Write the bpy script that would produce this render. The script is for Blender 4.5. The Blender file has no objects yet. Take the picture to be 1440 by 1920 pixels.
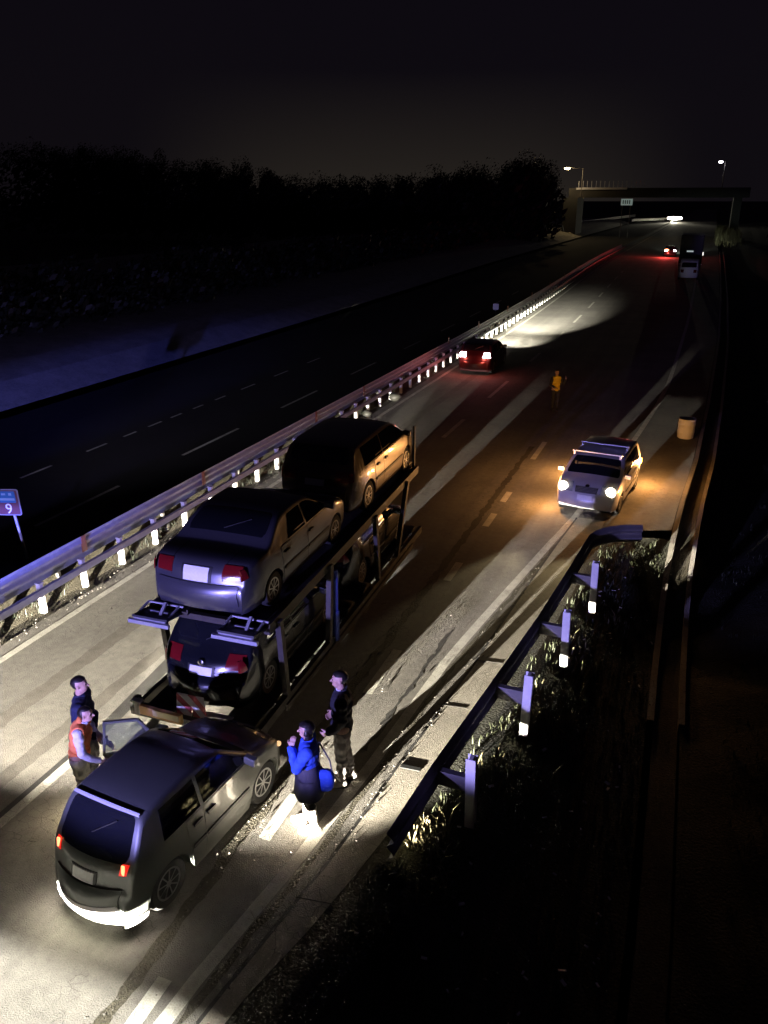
import bpy, bmesh, math, random
from mathutils import Vector, Matrix
random.seed(7)
R = math.radians
S = bpy.context.scene
COL = S.collection

# ---------------------------------------------------------------- camera, world, exposure
cam = bpy.data.cameras.new("camera")
cam.sensor_fit = 'VERTICAL'; cam.sensor_height = 36.0; cam.sensor_width = 27.0
cam.lens = 36.0 * 1500 / 1920
cam.clip_end = 4000
camo = bpy.data.objects.new("camera", cam); COL.objects.link(camo)
camo.location = (0, 0, 7.8)
camo.rotation_euler = (R(90 - 21.405), 0, R(21.2026))
S.camera = camo
S.view_settings.view_transform = 'Standard'
S.view_settings.look = 'None'
S.view_settings.exposure = 0.0
S.view_settings.gamma = 1.0

W = bpy.data.worlds.new("World"); S.world = W; W.use_nodes = True
wt = W.node_tree; wt.nodes.clear()
wo = wt.nodes.new('ShaderNodeOutputWorld'); bg = wt.nodes.new('ShaderNodeBackground')
tc = wt.nodes.new('ShaderNodeTexCoord'); sx = wt.nodes.new('ShaderNodeSeparateXYZ')
ramp = wt.nodes.new('ShaderNodeValToRGB'); glow = wt.nodes.new('ShaderNodeValToRGB'); lobe = wt.nodes.new('ShaderNodeValToRGB')
wt.links.new(tc.outputs['Generated'], sx.inputs[0]); wt.links.new(sx.outputs['Z'], ramp.inputs[0]); wt.links.new(sx.outputs['Z'], glow.inputs[0])
e = ramp.color_ramp.elements            # near-black violet night sky
e[0].position = 0.0; e[0].color = (.0046, .0036, .0050, 1)
e[1].position = 0.45; e[1].color = (.0030, .0022, .0052, 1)
e = glow.color_ramp.elements            # a distant town lights the haze low over the woods
e[0].position = .0; e[0].color = (.0150, .0125, .0080, 1); e[1].position = .13; e[1].color = (0, 0, 0, 1)
dt = wt.nodes.new('ShaderNodeVectorMath'); dt.operation = 'DOT_PRODUCT'; dt.inputs[1].default_value = (-.33, .944, .0)
wt.links.new(tc.outputs['Generated'], dt.inputs[0]); wt.links.new(dt.outputs['Value'], lobe.inputs[0])
lobe.color_ramp.interpolation = 'EASE'
lobe.color_ramp.elements[0].position = .945; lobe.color_ramp.elements[1].position = 1.0
mg = wt.nodes.new('ShaderNodeMix'); mg.data_type = 'RGBA'; mg.blend_type = 'MULTIPLY'; mg.inputs[0].default_value = 1
wt.links.new(glow.outputs[0], mg.inputs[6]); wt.links.new(lobe.outputs[0], mg.inputs[7])
ad = wt.nodes.new('ShaderNodeMix'); ad.data_type = 'RGBA'; ad.blend_type = 'ADD'; ad.inputs[0].default_value = 1
wt.links.new(ramp.outputs[0], ad.inputs[6]); wt.links.new(mg.outputs[2], ad.inputs[7])
wt.links.new(ad.outputs[2], bg.inputs[0]); bg.inputs[1].default_value = 1.0
wt.links.new(bg.outputs[0], wo.inputs[0])

# ---------------------------------------------------------------- lamps of vehicles and the underpass, and added fills, behind the picture's lower edge
def aim(o, d):
    o.rotation_euler = Vector(d).to_track_quat('-Z', 'Y').to_euler()

def spot(name, loc, d, power, size, color, blend=.25, radius=.03, sx=1, sy=1, parent=None):
    l = bpy.data.lights.new(name, 'SPOT'); l.energy = power; l.spot_size = R(size); l.spot_blend = blend
    l.color = color; l.shadow_soft_size = radius
    o = bpy.data.objects.new(name, l); COL.objects.link(o); o.location = loc; aim(o, d); o.scale = (sx, sy, 1)
    if parent: o.parent = parent
    return o

def point(name, loc, power, color, radius=.04, parent=None):
    l = bpy.data.lights.new(name, 'POINT'); l.energy = power; l.color = color; l.shadow_soft_size = radius
    o = bpy.data.objects.new(name, l); COL.objects.link(o); o.location = loc
    if parent: o.parent = parent
    return o

WARM = (1, .92, .78)
def el(az, dn): # direction from azimuth (deg right of +Y) and depression
    return (math.sin(R(az)) * math.cos(R(dn)), math.cos(R(az)) * math.cos(R(dn)), -math.sin(R(dn)))
for hx, az, sx_, c_, h_ in ((-6.9, -9, 14, 1.88, 1.62), (-5.6, 2.2, 12.5, 2.0, 1.52)):          # dipped lamps of the car queuing behind, thin flat fans
    spot("headlight_fan", (hx, -1.0, .48), el(az, c_), 215000, 2 * h_, WARM, .12, .02, sx_, 1)
spot("underpass_lamp", (-6.9, -2.6, 5.72), (-6.45 + 6.9, 3.2 + 2.6, -5.68), 31000, 46, (1, .98, .90), .55, .035, 1.0, 1)
spot("blue_beacon", (-6.0, -2.2, 2.4), (0, 1, -.048), 12000, 15, (.34, .30, 1.0), .55, .10, 14, 1)      # roof light bar, its own roof shades the ground
spot("blue_beacon", (-6.6, -2.2, 1.66), (-20.5, 36, -1.75), 52000, 3.6, (.12, .14, 1.0), .8, .06, 8, 1)  # extra narrow beam added to brighten the left embankment

spot("opposite_fill", (-15, .3, 8.2), (-2.4, 28, -8.2), 6000, 24, (.86, .80, 1), .9, .1, 1.0, 1)      # unseen lamp added to brighten the opposite carriageway's lines

# ---------------------------------------------------------------- mesh helpers
class MB:
    def __init__(s): s.v = []; s.f = []; s.m = []
    def add(s, vs, fs, mi=0):
        b = len(s.v); s.v += [tuple(p) for p in vs]
        for f in fs: s.f.append([b + i for i in f]); s.m.append(mi)
    def box(s, c, d, rz=0, rx=0, ry=0, mi=0):
        M = Matrix.Translation(c) @ Matrix.Rotation(rz, 4, 'Z') @ Matrix.Rotation(rx, 4, 'X') @ Matrix.Rotation(ry, 4, 'Y')
        vs = [M @ Vector((x * d[0] / 2, y * d[1] / 2, z * d[2] / 2)) for x in (-1, 1) for y in (-1, 1) for z in (-1, 1)]
        s.add(vs, [(0, 1, 3, 2), (4, 6, 7, 5), (0, 4, 5, 1), (2, 3, 7, 6), (0, 2, 6, 4), (1, 5, 7, 3)], mi)
    def tube(s, p0, p1, r0, r1=None, n=10, mi=0):
        r1 = r0 if r1 is None else r1
        p0, p1 = Vector(p0), Vector(p1); d = (p1 - p0).normalized()
        a = d.orthogonal().normalized(); b = d.cross(a)
        vs = []
        for p, r in ((p0, r0), (p1, r1)):
            for k in range(n):
                t = 2 * math.pi * k / n; vs.append(p + (a * math.cos(t) + b * math.sin(t)) * r)
        fs = [(k, (k + 1) % n, n + (k + 1) % n, n + k) for k in range(n)] + [tuple(range(n))[::-1], tuple(range(n, 2 * n))]
        s.add(vs, fs, mi)
    def bar(s, p0, p1, w, h, mi=0):          # rectangular bar between two points
        p0, p1 = Vector(p0), Vector(p1); d = (p1 - p0).normalized()
        up = Vector((0, 0, 1)) if abs(d.z) < .95 else Vector((0, 1, 0))
        a = d.cross(up).normalized(); b = a.cross(d)
        vs = [p + a * (x * w / 2) + b * (y * h / 2) for p in (p0, p1) for x, y in ((-1, -1), (1, -1), (1, 1), (-1, 1))]
        s.add(vs, [(0, 3, 2, 1), (4, 5, 6, 7), (0, 1, 5, 4), (1, 2, 6, 5), (2, 3, 7, 6), (3, 0, 4, 7)], mi)
    def lathe(s, prof, c=(0, 0, 0), axis='Z', n=24, mi=0):   # prof: (radius, height)
        vs = []
        for r, h in prof:
            for k in range(n):
                t = 2 * math.pi * k / n
                p = (r * math.cos(t), r * math.sin(t), h) if axis == 'Z' else (h, r * math.cos(t), r * math.sin(t))
                vs.append((p[0] + c[0], p[1] + c[1], p[2] + c[2]))
        fs = [(i * n + k, i * n + (k + 1) % n, (i + 1) * n + (k + 1) % n, (i + 1) * n + k) for i in range(len(prof) - 1) for k in range(n)]
        fs += [tuple(range(n))[::-1], tuple(range((len(prof) - 1) * n, len(prof) * n))]
        s.add(vs, fs, mi)
    def grid(s, pts, mi=0, close=False):        # pts[i][j]
        ni, nj = len(pts), len(pts[0])
        s.add([p for r in pts for p in r], [(i * nj + j, i * nj + (j + 1) % nj, (i + 1) * nj + (j + 1) % nj, (i + 1) * nj + j)
              for i in range(ni - 1) for j in range(nj if close else nj - 1)], mi)
    def slab(s, pts, nrm, th, mi=0):            # a grid patch with a skirt of depth th behind it
        ni, nj = len(pts), len(pts[0])
        back = [[Vector(pts[i][j]) - Vector(nrm[i][j]) * th for j in range(nj)] for i in range(ni)]
        s.grid(pts, mi)
        rim = [(i, 0) for i in range(ni)] + [(ni - 1, j) for j in range(1, nj)] + [(i, nj - 1) for i in range(ni - 2, -1, -1)] + [(0, j) for j in range(nj - 2, 0, -1)]
        for a, b in zip(rim, rim[1:] + rim[:1]):
            s.add([pts[a[0]][a[1]], pts[b[0]][b[1]], back[b[0]][b[1]], back[a[0]][a[1]]], [(0, 1, 2, 3)], mi)
        s.grid([r[::-1] for r in back], mi)
    def build(s, name, mats, parent=None, loc=None, rot=None, smooth=None, fix=True):
        me = bpy.data.meshes.new(name); me.from_pydata(s.v, [], s.f)
        mats = mats if isinstance(mats, (list, tuple)) else [mats]
        for m in mats: me.materials.append(m)
        if len(mats) > 1: me.polygons.foreach_set('material_index', s.m)
        if fix:
            bm = bmesh.new(); bm.from_mesh(me); bmesh.ops.remove_doubles(bm, verts=bm.verts, dist=1e-5)
            bmesh.ops.recalc_face_normals(bm, faces=bm.faces); bm.to_mesh(me); bm.free()
        if smooth:
            me.polygons.foreach_set('use_smooth', [True] * len(me.polygons)); me.set_sharp_from_angle(angle=R(smooth))
        me.update()
        o = bpy.data.objects.new(name, me); COL.objects.link(o)
        if parent: o.parent = parent
        if loc: o.location = loc
        if rot: o.rotation_euler = rot
        return o

def tag(o, label=None, cat=None, group=None, kind=None):
    for k, v in (('label', label), ('category', cat), ('group', group), ('kind', kind)):
        if v: o[k] = v
    return o

def empty(name, loc, rz=0, label=None, cat=None, group=None):
    o = bpy.data.objects.new(name, None); COL.objects.link(o); o.location = loc; o.rotation_euler = (0, 0, rz)
    return tag(o, label, cat, group)

# ---------------------------------------------------------------- materials
def mat(name, col, rough=.6, metal=0, coat=0, emit=None, es=0, noise=0, nscale=20, bump=0, bscale=60, spec=.5, trans=0):
    m = bpy.data.materials.new(name); m.use_nodes = True; t = m.node_tree; p = t.nodes['Principled BSDF']
    p.inputs['Base Color'].default_value = (*col, 1); p.inputs['Roughness'].default_value = rough
    p.inputs['Metallic'].default_value = metal; p.inputs['Coat Weight'].default_value = coat
    p.inputs['Specular IOR Level'].default_value = spec; p.inputs['Transmission Weight'].default_value = trans
    if emit: p.inputs['Emission Color'].default_value = (*emit, 1); p.inputs['Emission Strength'].default_value = es
    if noise or bump:
        c = t.nodes.new('ShaderNodeTexCoord')
    if noise:
        nz = t.nodes.new('ShaderNodeTexNoise'); nz.inputs['Scale'].default_value = nscale; nz.inputs['Detail'].default_value = 6
        t.links.new(c.outputs['Object'], nz.inputs['Vector'])
        mx = t.nodes.new('ShaderNodeMix'); mx.data_type = 'RGBA'
        mx.inputs[6].default_value = (*[x * (1 - noise) for x in col], 1); mx.inputs[7].default_value = (*[min(1, x * (1 + noise)) for x in col], 1)
        t.links.new(nz.outputs['Fac'], mx.inputs[0]); t.links.new(mx.outputs[2], p.inputs['Base Color'])
    if bump:
        bz = t.nodes.new('ShaderNodeTexNoise'); bz.inputs['Scale'].default_value = bscale; bz.inputs['Detail'].default_value = 5
        t.links.new(c.outputs['Object'], bz.inputs['Vector'])
        b = t.nodes.new('ShaderNodeBump'); b.inputs['Strength'].default_value = 1; b.inputs['Distance'].default_value = bump
        t.links.new(bz.outputs['Fac'], b.inputs['Height']); t.links.new(b.outputs[0], p.inputs['Normal'])
    return m

def ground_mat(name, c_lo, c_hi, grain=110, patch=.6, bump=.006, cracks=False, rough=.85, streak=False, crackcol=(.045, .041, .034)):
    """aggregate + patches + optional alligator cracks and wheel streaks along the road"""
    m = bpy.data.materials.new(name); m.use_nodes = True; t = m.node_tree; p = t.nodes['Principled BSDF']
    N = t.nodes.new; L = t.links.new
    c = N('ShaderNodeTexCoord'); V = c.outputs['Object']
    def noise(sc, det=5, vec=V, ro=.6):
        z = N('ShaderNodeTexNoise'); z.inputs['Scale'].default_value = sc; z.inputs['Detail'].default_value = det; z.inputs['Roughness'].default_value = ro
        L(vec, z.inputs['Vector']); return z.outputs['Fac']
    def math_(op, a, b=None, cl=False):
        z = N('ShaderNodeMath'); z.operation = op; z.use_clamp = cl
        for i, x in enumerate((a, b)):
            if x is None: continue
            if isinstance(x, (int, float)): z.inputs[i].default_value = x
            else: L(x, z.inputs[i])
        return z.outputs[0]
    g = noise(grain, 3); pt = noise(patch, 6); mid = noise(7, 5)
    f = math_('ADD', math_('MULTIPLY', g, .75), math_('ADD', math_('MULTIPLY', pt, .75), math_('MULTIPLY', mid, .5)))
    f = math_('MULTIPLY', math_('SUBTRACT', f, .62), 1.35, True)
    if streak:
        mp = N('ShaderNodeMapping'); mp.inputs['Scale'].default_value = (1.9, .035, 1); L(V, mp.inputs[0])
        st = noise(1.0, 4, mp.outputs[0])
        f = math_('MULTIPLY', f, math_('ADD', math_('MULTIPLY', st, 1.3), .42), True)
    mx = N('ShaderNodeMix'); mx.data_type = 'RGBA'; mx.inputs[6].default_value = (*c_lo, 1); mx.inputs[7].default_value = (*c_hi, 1)
    L(f, mx.inputs[0]); out = mx.outputs[2]
    h = g
    if cracks:
        wv = N('ShaderNodeMix'); wv.data_type = 'RGBA'; wv.inputs[0].default_value = .12
        nc = N('ShaderNodeTexNoise'); nc.inputs['Scale'].default_value = 2.2; nc.inputs['Detail'].default_value = 5; L(V, nc.inputs['Vector'])
        L(V, wv.inputs[6]); L(nc.outputs['Color'], wv.inputs[7])
        vo = N('ShaderNodeTexVoronoi'); vo.feature = 'DISTANCE_TO_EDGE'; vo.inputs['Scale'].default_value = 7.5; L(wv.outputs[2], vo.inputs['Vector'])
        cr = math_('LESS_THAN', vo.outputs['Distance'], .011)
        msk = math_('GREATER_THAN', noise(.55, 3), .53)
        cr = math_('MULTIPLY', math_('MULTIPLY', cr, msk), math_('GREATER_THAN', noise(3.1, 2), .42))
        m2 = N('ShaderNodeMix'); m2.data_type = 'RGBA'; L(cr, m2.inputs[0]); L(out, m2.inputs[6]); m2.inputs[7].default_value = (*crackcol, 1)
        out = m2.outputs[2]
        h = math_('SUBTRACT', g, math_('MULTIPLY', cr, .6))
    L(out, p.inputs['Base Color'])
    b = N('ShaderNodeBump'); b.inputs['Distance'].default_value = bump; L(h, b.inputs['Height']); L(b.outputs[0], p.inputs['Normal'])
    p.inputs['Roughness'].default_value = rough; p.inputs['Specular IOR Level'].default_value = .3
    return m

M = {}
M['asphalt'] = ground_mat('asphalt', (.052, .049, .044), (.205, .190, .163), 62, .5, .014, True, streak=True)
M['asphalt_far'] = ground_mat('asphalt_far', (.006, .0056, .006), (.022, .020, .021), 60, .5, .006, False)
M['dirt'] = ground_mat('dirt', (.015, .013, .010), (.085, .075, .05), 30, .9, .03, False)
M['verge'] = ground_mat('verge', (.006, .007, .004), (.045, .044, .028), 24, 1.6, .05, False)
M['concrete'] = ground_mat('concrete', (.14, .125, .10), (.36, .33, .27), 60, .8, .012, True)
M['line'] = ground_mat('line_paint', (.18, .17, .14), (.62, .60, .52), 60, 2.5, .008, True, crackcol=(.08, .075, .06))
M['track'] = ground_mat('worn_track', (.05, .045, .039), (.155, .142, .118), 62, .9, .010, True)
M['tar'] = ground_mat('tar', (.018, .017, .016), (.05, .047, .043), 80, 2, .006)
M['steel'] = mat('galvanised_steel', (.42, .42, .44), .5, .35, noise=.3, nscale=6)
M['white_post'] = mat('white_post', (.72, .70, .64), .6, noise=.15, nscale=9)
M['rail_dark'] = mat('weathered_steel', (.16, .15, .14), .6, .4, noise=.35, nscale=5)
M['orange_refl'] = mat('orange_reflector', (.30, .10, .05), .4)
M['white_refl'] = mat('white_reflector', (.9, .9, .9), .3)
M['rubber'] = mat('rubber', (.012, .012, .012), .8)
M['alloy'] = mat('alloy', (.55, .55, .55), .3, .9)
M['glass'] = mat('dark_glass', (.008, .009, .012), .06, spec=.6)
M['black'] = mat('black_plastic', (.012, .012, .013), .5)
M['red_lens'] = mat('red_lens', (.13, .006, .008), .15, coat=.5)
M['clear_lens'] = mat('clear_lens', (.35, .37, .42), .1, .4, coat=.6)
M['plate'] = mat('plate_white', (.75, .75, .72), .4, noise=.12, nscale=30)
M['chrome'] = mat('chrome', (.75, .75, .78), .15, 1)
M['paint_grey'] = mat('paint_grey_green', (.095, .102, .090), .38, .25, .35, noise=.1, nscale=3)
M['paint_black'] = mat('paint_black', (.006, .007, .010), .26, .1, .7)
M['paint_silver'] = mat('paint_silver', (.085, .085, .105), .32, .6, .5)
M['paint_ochre'] = mat('paint_brown', (.10, .058, .028), .28, .2, .7)
M['paint_pale'] = mat('paint_pale_silver', (.50, .48, .49), .35, .25, .4)
M['paint_white'] = mat('paint_white', (.75, .76, .74), .4)
M['paint_red'] = mat('paint_dark_red', (.03, .008, .010), .35, .1, .5)
M['spoiler'] = mat('spoiler_strip', (.55, .56, .6), .4)
M['tail_glow'] = mat('tail_lamp_lit', (.2, .005, .005), .3, emit=(1, .022, .012), es=.75)
M['tail_core'] = mat('tail_lamp_core', (.5, .02, .01), .3, emit=(1, .30, .12), es=3.0)
M['brake_hot'] = mat('brake_lamp_lit', (.5, .02, .01), .3, emit=(1, .70, .80), es=18)
M['head_hot'] = mat('headlamp_lit', (.9, .9, .9), .3, emit=(1, .83, .58), es=14)
M['amber_hot'] = mat('amber_lamp_lit', (.8, .3, .02), .3, emit=(1, .55, .16), es=9)
M['truck'] = mat('trailer_steel', (.055, .048, .042), .55, .45, noise=.35, nscale=8)
M['ramp'] = mat('ramp_steel', (.34, .34, .38), .45, .4, noise=.2, nscale=10)
M['ramp_plate'] = mat('ramp_plate', (.03, .03, .035), .5, .4)

M['bank_grass'] = ground_mat('bank_grass', (.10, .10, .09), (.36, .34, .28), 24, 1.2, .05, False)
# ---------------------------------------------------------------- setting
def cx(Y):                                  # gentle bend of the motorway to the left far away
    t = max(0, min(1, (Y - 46) / 70)); return -1.4 * t * t * (3 - 2 * t)
def lerp_tab(tab, Y):
    if Y <= tab[0][0]: return tab[0][1]
    for (a, x), (b, y) in zip(tab, tab[1:]):
        if Y <= b: return x + (y - x) * (Y - a) / (b - a)
    return tab[-1][1]
YS = [-30, -10, 0, 2, 3, 4, 5, 6, 7, 8, 9, 10, 11, 12, 13, 14, 15, 16, 17, 18, 19, 20, 22, 24, 26, 28, 30, 34, 38, 42, 46, 52, 58, 64, 72, 80, 90, 100, 115, 140, 180, 240, 320, 450, 700]
def strip(name, fa, fb, y0, y1, z, m, kind='structure', n=1, zf=None):
    b = MB(); ys = [y0] + [y for y in YS if y0 < y < y1] + [y1]
    b.grid([[(fa(y) + (fb(y) - fa(y)) * k / n, y, z if zf is None else zf(k / n, y)) for k in range(n + 1)] for y in ys])
    o = b.build(name, m); o['kind'] = kind; return o

gutL = [(3, -3.98), (4.57, -3.80), (6.3, -3.55), (7.4, -3.39), (8.9, -3.28), (10, -3.16), (12, -2.96), (15.3, -2.72), (18, -2.5), (20, -2.3)]
gutR = [(3, -3.72), (4.6, -3.62), (5.6, -3.33), (7.05, -3.05), (8.2, -2.86), (10.8, -2.45), (14.4, -2.05), (18, -1.75), (20, -1.6)]
edgR = [(0, -4.25), (4.46, -4.17), (5.6, -4.03), (6.9, -3.85), (9, -3.66), (12.2, -3.46), (13.8, -3.25), (18.4, -2.63), (19.6, -2.43), (26.7, -1.7), (33, -1.18), (39, -.92), (60, -.75), (100, -1.0), (160, -2.2)]
ditch = [(0, .16), (8, .15), (14, .02), (17.7, -.02), (21.4, .11), (26, .40), (34.3, .70), (51, 1.11), (74, 1.31), (120, 1.4), (300, 1.0)]
fg = lambda tab: (lambda y: lerp_tab(tab, y))

b = MB(); b.grid([[(-900, -200, -1.2), (900, -200, -1.2)], [(-900, 3000, -1.2), (900, 3000, -1.2)]])
o = b.build('ground', M['verge']); o['kind'] = 'structure'
paveR = [(-30, -3.9), (3, -3.98)] + gutL[1:-1] + [(19, -2.35), (19.3, .0), (21.4, .08), (26, .37), (34.3, .67), (51, 1.08), (74, 1.28), (120, 1.3), (300, .9)]
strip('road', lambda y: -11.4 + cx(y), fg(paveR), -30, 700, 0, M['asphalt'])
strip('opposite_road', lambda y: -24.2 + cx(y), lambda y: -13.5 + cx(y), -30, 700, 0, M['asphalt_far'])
strip('median_ground', lambda y: -13.5 + cx(y), lambda y: -11.4 + cx(y), -30, 700, -.012, M['dirt'], n=14, zf=lambda k, y: -.012 + .43 * max(0, math.sin(math.pi * min(1, max(0, (k - .15) / .72)))) ** 1.5 * (.85 + .15 * math.sin(2.3 * y) * math.cos(.9 * y)))  # mound raised to block the headlamp fans from the opposite road
strip('gutter', fg(gutL), fg(gutR), 3, 20, .012, M['concrete'])
o = strip('gutter_joint', lambda y: lerp_tab(gutL, y) - .05, lambda y: lerp_tab(gutL, y) - .004, 3, 20, .006, M['tar'])
# markings, each line 4 mm above the asphalt
strip('median_edge_line', lambda y: -11.08 + cx(y) - (0 if y < 46 else 0), lambda y: -10.93 + cx(y), 2, 400, .004, M['line'])
strip('shoulder_edge_line', lambda y: lerp_tab(edgR, y) - .085, lambda y: lerp_tab(edgR, y) + .085, 2, 160, .004, M['line'])
def dashes(name, x, w, segs, m=None):
    b = MB()
    for a, c in segs:
        k = max(1, int((c - a) / 3))
        ys = [a + (c - a) * i / k for i in range(k + 1)]
        b.grid([[(x + cx(y) - w / 2, y, .004), (x + cx(y) + w / 2, y, .004)] for y in ys])
    o = b.build(name, m or M['line']); o['kind'] = 'structure'
dashes('deceleration_line', -4.42, .17, [(2.5, 4.9), (7.05, 7.95), (10.6, 12.1), (15.2, 16.2), (18.55, 19.5), (20.45, 21.3), (24.6, 26.7)])
dashes('lane_line', -7.85, .15, [(5.2, 7.6), (25.95, 28.6), (32.4, 35.9), (41, 43.6), (47.7, 51.6), (55.8, 59.8), (64, 68), (72, 75.5), (80, 83.6), (88.5, 92), (97, 100)])
dashes('opposite_lane_line', -15.15, .12, [(7, 10.2), (14.4, 17.7), (20.9, 24.4), (27.7, 31), (34.7, 37.9), (42.1, 45), (49, 52.2), (56, 59.2), (63.5, 66.5), (71, 74)])
dashes('opposite_outer_line', -18.35, .10, [(17.2, 18.5), (20.1, 21.1), (22, 22.7), (23.4, 24.2), (24.8, 25.5), (26.3, 27), (27.9, 28.7), (30, 31.2), (33, 34.4), (36.5, 38)])
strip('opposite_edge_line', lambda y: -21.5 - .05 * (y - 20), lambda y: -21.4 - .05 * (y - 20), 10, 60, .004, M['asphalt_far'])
# tar band along the left lane
strip('tar_band', lambda y: -8.02 - .10 * max(0, y - 8), lambda y: -7.90 - .085 * max(0, y - 8) + .10, 3.0, 13.5, .003, M['tar'])
def rough_strip(name, x, w, y0, y1, m, z, amp=.05):
    b = MB(); n = int((y1 - y0) / .12); rows = []
    for i in range(n + 1):
        y = y0 + (y1 - y0) * i / n; j = amp * (math.sin(y * 7.3) * .4 + random.uniform(-1, 1) * .6); j2 = amp * (math.sin(y * 5.1 + 1) * .4 + random.uniform(-1, 1) * .6)
        rows.append([(x(y) - w / 2 + j, y, z), (x(y) + w / 2 + j2, y, z)])
    b.grid(rows); o = b.build(name, m); o['kind'] = 'structure'
rough_strip('broken_seam', lambda y: -4.72, .16, 2, 26, M['dirt'], .0025, .045)
rough_strip('broken_seam', lambda y: lerp_tab(edgR, y) + .17, .09, 2, 18, M['dirt'], .0025, .03)
rough_strip('tyre_track', lambda y: -9.6, .32, 2, 40, M['track'], .002, .03)
rough_strip('tyre_track', lambda y: -8.5, .26, 2, 34, M['track'], .002, .03)
rough_strip('asphalt_patch', lambda y: -6.9 + .02 * y, .9, 6.6, 9.6, M['track'], .0015, .03)
rough_strip('asphalt_patch', lambda y: -10.4, .8, 16.5, 21, M['track'], .0015, .03)
rough_strip('tar_seal', lambda y: -3.9 + .05 * (y - 9), .07, 9.2, 13.2, M['tar'], .003, .05)
# front girder of the bridge the picture is taken from, unseen, its depth set to cut the underpass lamp's pool
b = MB(); b.box((-9, -.75, 5.45), (44, .5, 2.0)); b.box((-9, -4.5, 6.25), (44, 7.0, .4)); o = b.build('bridge_slab', M['concrete']); o['kind'] = 'structure'
# right verge, concrete channel kerb and bank
def drop(y): return .75 * max(0, min(1, (19.3 - y) / 3.5))
def bank(k, y):
    x = k * 30; return -.02 + (.03 * x + .0035 * x * x) * (1 - math.exp(-x / 4)) + .10 * math.sin(3.1 * y + 2 * x) * min(1, x) * .4
strip('bank', lambda y: lerp_tab(ditch, y) + .55, lambda y: lerp_tab(ditch, y) + 30.55, -10, 300, 0, M['verge'], n=24, zf=lambda k, y: bank(k, y) + .10 - max(.6, drop(y)) + .25 * min(1, max(0, y - 60) / 40))
strip('verge_ground', lambda y: (lerp_tab(gutR, y) if y < 19.2 else -.3), lambda y: lerp_tab(ditch, y), -10, 19.3, 0, M['verge'], n=10, zf=lambda k, y: .010 - drop(y) * min(1, max(0, k - .18) * 1.6) ** .8)
def kerb(name, off, h, w):
    b = MB(); ys = [12.5] + [y for y in YS if 13 <= y <= 140]
    pts = []
    for y in ys:
        x = lerp_tab(ditch, y) + off
        d = drop(y); pts.append([(x, y, -.05 - d), (x, y, h - d), (x + w, y, h - d), (x + w, y, -.05 - d)])
    b.grid(pts); o = b.build(name, M['concrete']); o['kind'] = 'structure'
kerb('channel_kerb', 0, .12, .12); kerb('channel_kerb', .52, .16, .10)
strip('channel_bed', lambda y: lerp_tab(ditch, y) + .12, lambda y: lerp_tab(ditch, y) + .52, -5, 140, -.01, M['dirt'], zf=lambda k, y: -.01 - drop(y))
# far left embankment
strip('embankment', lambda y: -24.2 + cx(y) - 42, lambda y: -24.2 + cx(y) - 1.0, -30, 300, 0, M['bank_grass'], n=22,
      zf=lambda k, y: .9 * (1 - math.exp(-(1 - k) * 42 / 3.0)) * 1.5 + .12 * math.sin(1.3 * y + 9 * k) * (1 - k) - .02)

# ---------------------------------------------------------------- grass, leaves
def tufts(name, pts, m, hmin, hmax, kind='stuff'):
    b = MB()
    for x, y, z in pts:
        for k in range(random.randint(3, 6)):
            a = random.uniform(0, 6.28); h = random.uniform(hmin, hmax); w = random.uniform(.004, .010) * (1 + h * 2); l = random.uniform(.2, .9) * h
            dx, dy = math.cos(a), math.sin(a); px, py = -dy * w, dx * w
            x0, y0 = x + random.uniform(-.06, .06), y + random.uniform(-.06, .06)
            b.add([(x0 - px, y0 - py, z), (x0 + px, y0 + py, z), (x0 + dx * l * .4 + px * .7, y0 + dy * l * .4 + py * .7, z + h * .7),
                   (x0 + dx * l * .4 - px * .7, y0 + dy * l * .4 - py * .7, z + h * .7), (x0 + dx * l, y0 + dy * l, z + h)], [(0, 1, 2, 3), (3, 2, 4)])
    o = b.build(name, m, fix=False); o['kind'] = kind; return o
M['grass'] = mat('grass', (.03, .036, .014), .7, noise=.6, nscale=4)
M['dry_grass'] = mat('dry_grass', (.16, .14, .07), .7, noise=.5, nscale=5)
M['leaf'] = mat('leaf', (.012, .016, .008), .6, noise=.5, nscale=3)
pts = []
for _ in range(800):
    y = random.uniform(5, 19); x = random.uniform(lerp_tab(gutR, y) + .25, lerp_tab(ditch, y) - .05); k = (x - lerp_tab(gutR, y)) / (lerp_tab(ditch, y) - lerp_tab(gutR, y)); pts.append((x, y, -drop(y) * min(1, max(0, k - .18) * 1.6) ** .8))
tufts('grass', pts, M['grass'], .05, .15)
pts = []
for c0, c1, nn in ((-1.05, 13.2, 26), (-1.3, 11.6, 34), (-1.75, 9.6, 20), (-2.3, 7.7, 30), (-.6, 15.6, 14)):
    for _ in range(nn):
        x, y = random.gauss(c0, .22), random.gauss(c1, .35); k = (x - lerp_tab(gutR, y)) / (lerp_tab(ditch, y) - lerp_tab(gutR, y)); pts.append((x, y, -drop(y) * min(1, max(0, k - .18) * 1.6) ** .8))
tufts('grass', pts, M['dry_grass'], .08, .34)
tufts('grass', [(random.gauss(-11.95, .28), random.uniform(8, 70) if random.random() < .6 else random.uniform(8, 24), .12) for _ in range(420)], M['leaf'], .04, .16)
pts = []
for _ in range(3500):
    y = random.uniform(3, 40); x = random.uniform(.65, 9); k = x / 30; pts.append((lerp_tab(ditch, y) + .55 + x, y, bank(k, y) + .09 - max(.6, drop(y))))
tufts('grass', pts, M['grass'], .04, .13)
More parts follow.
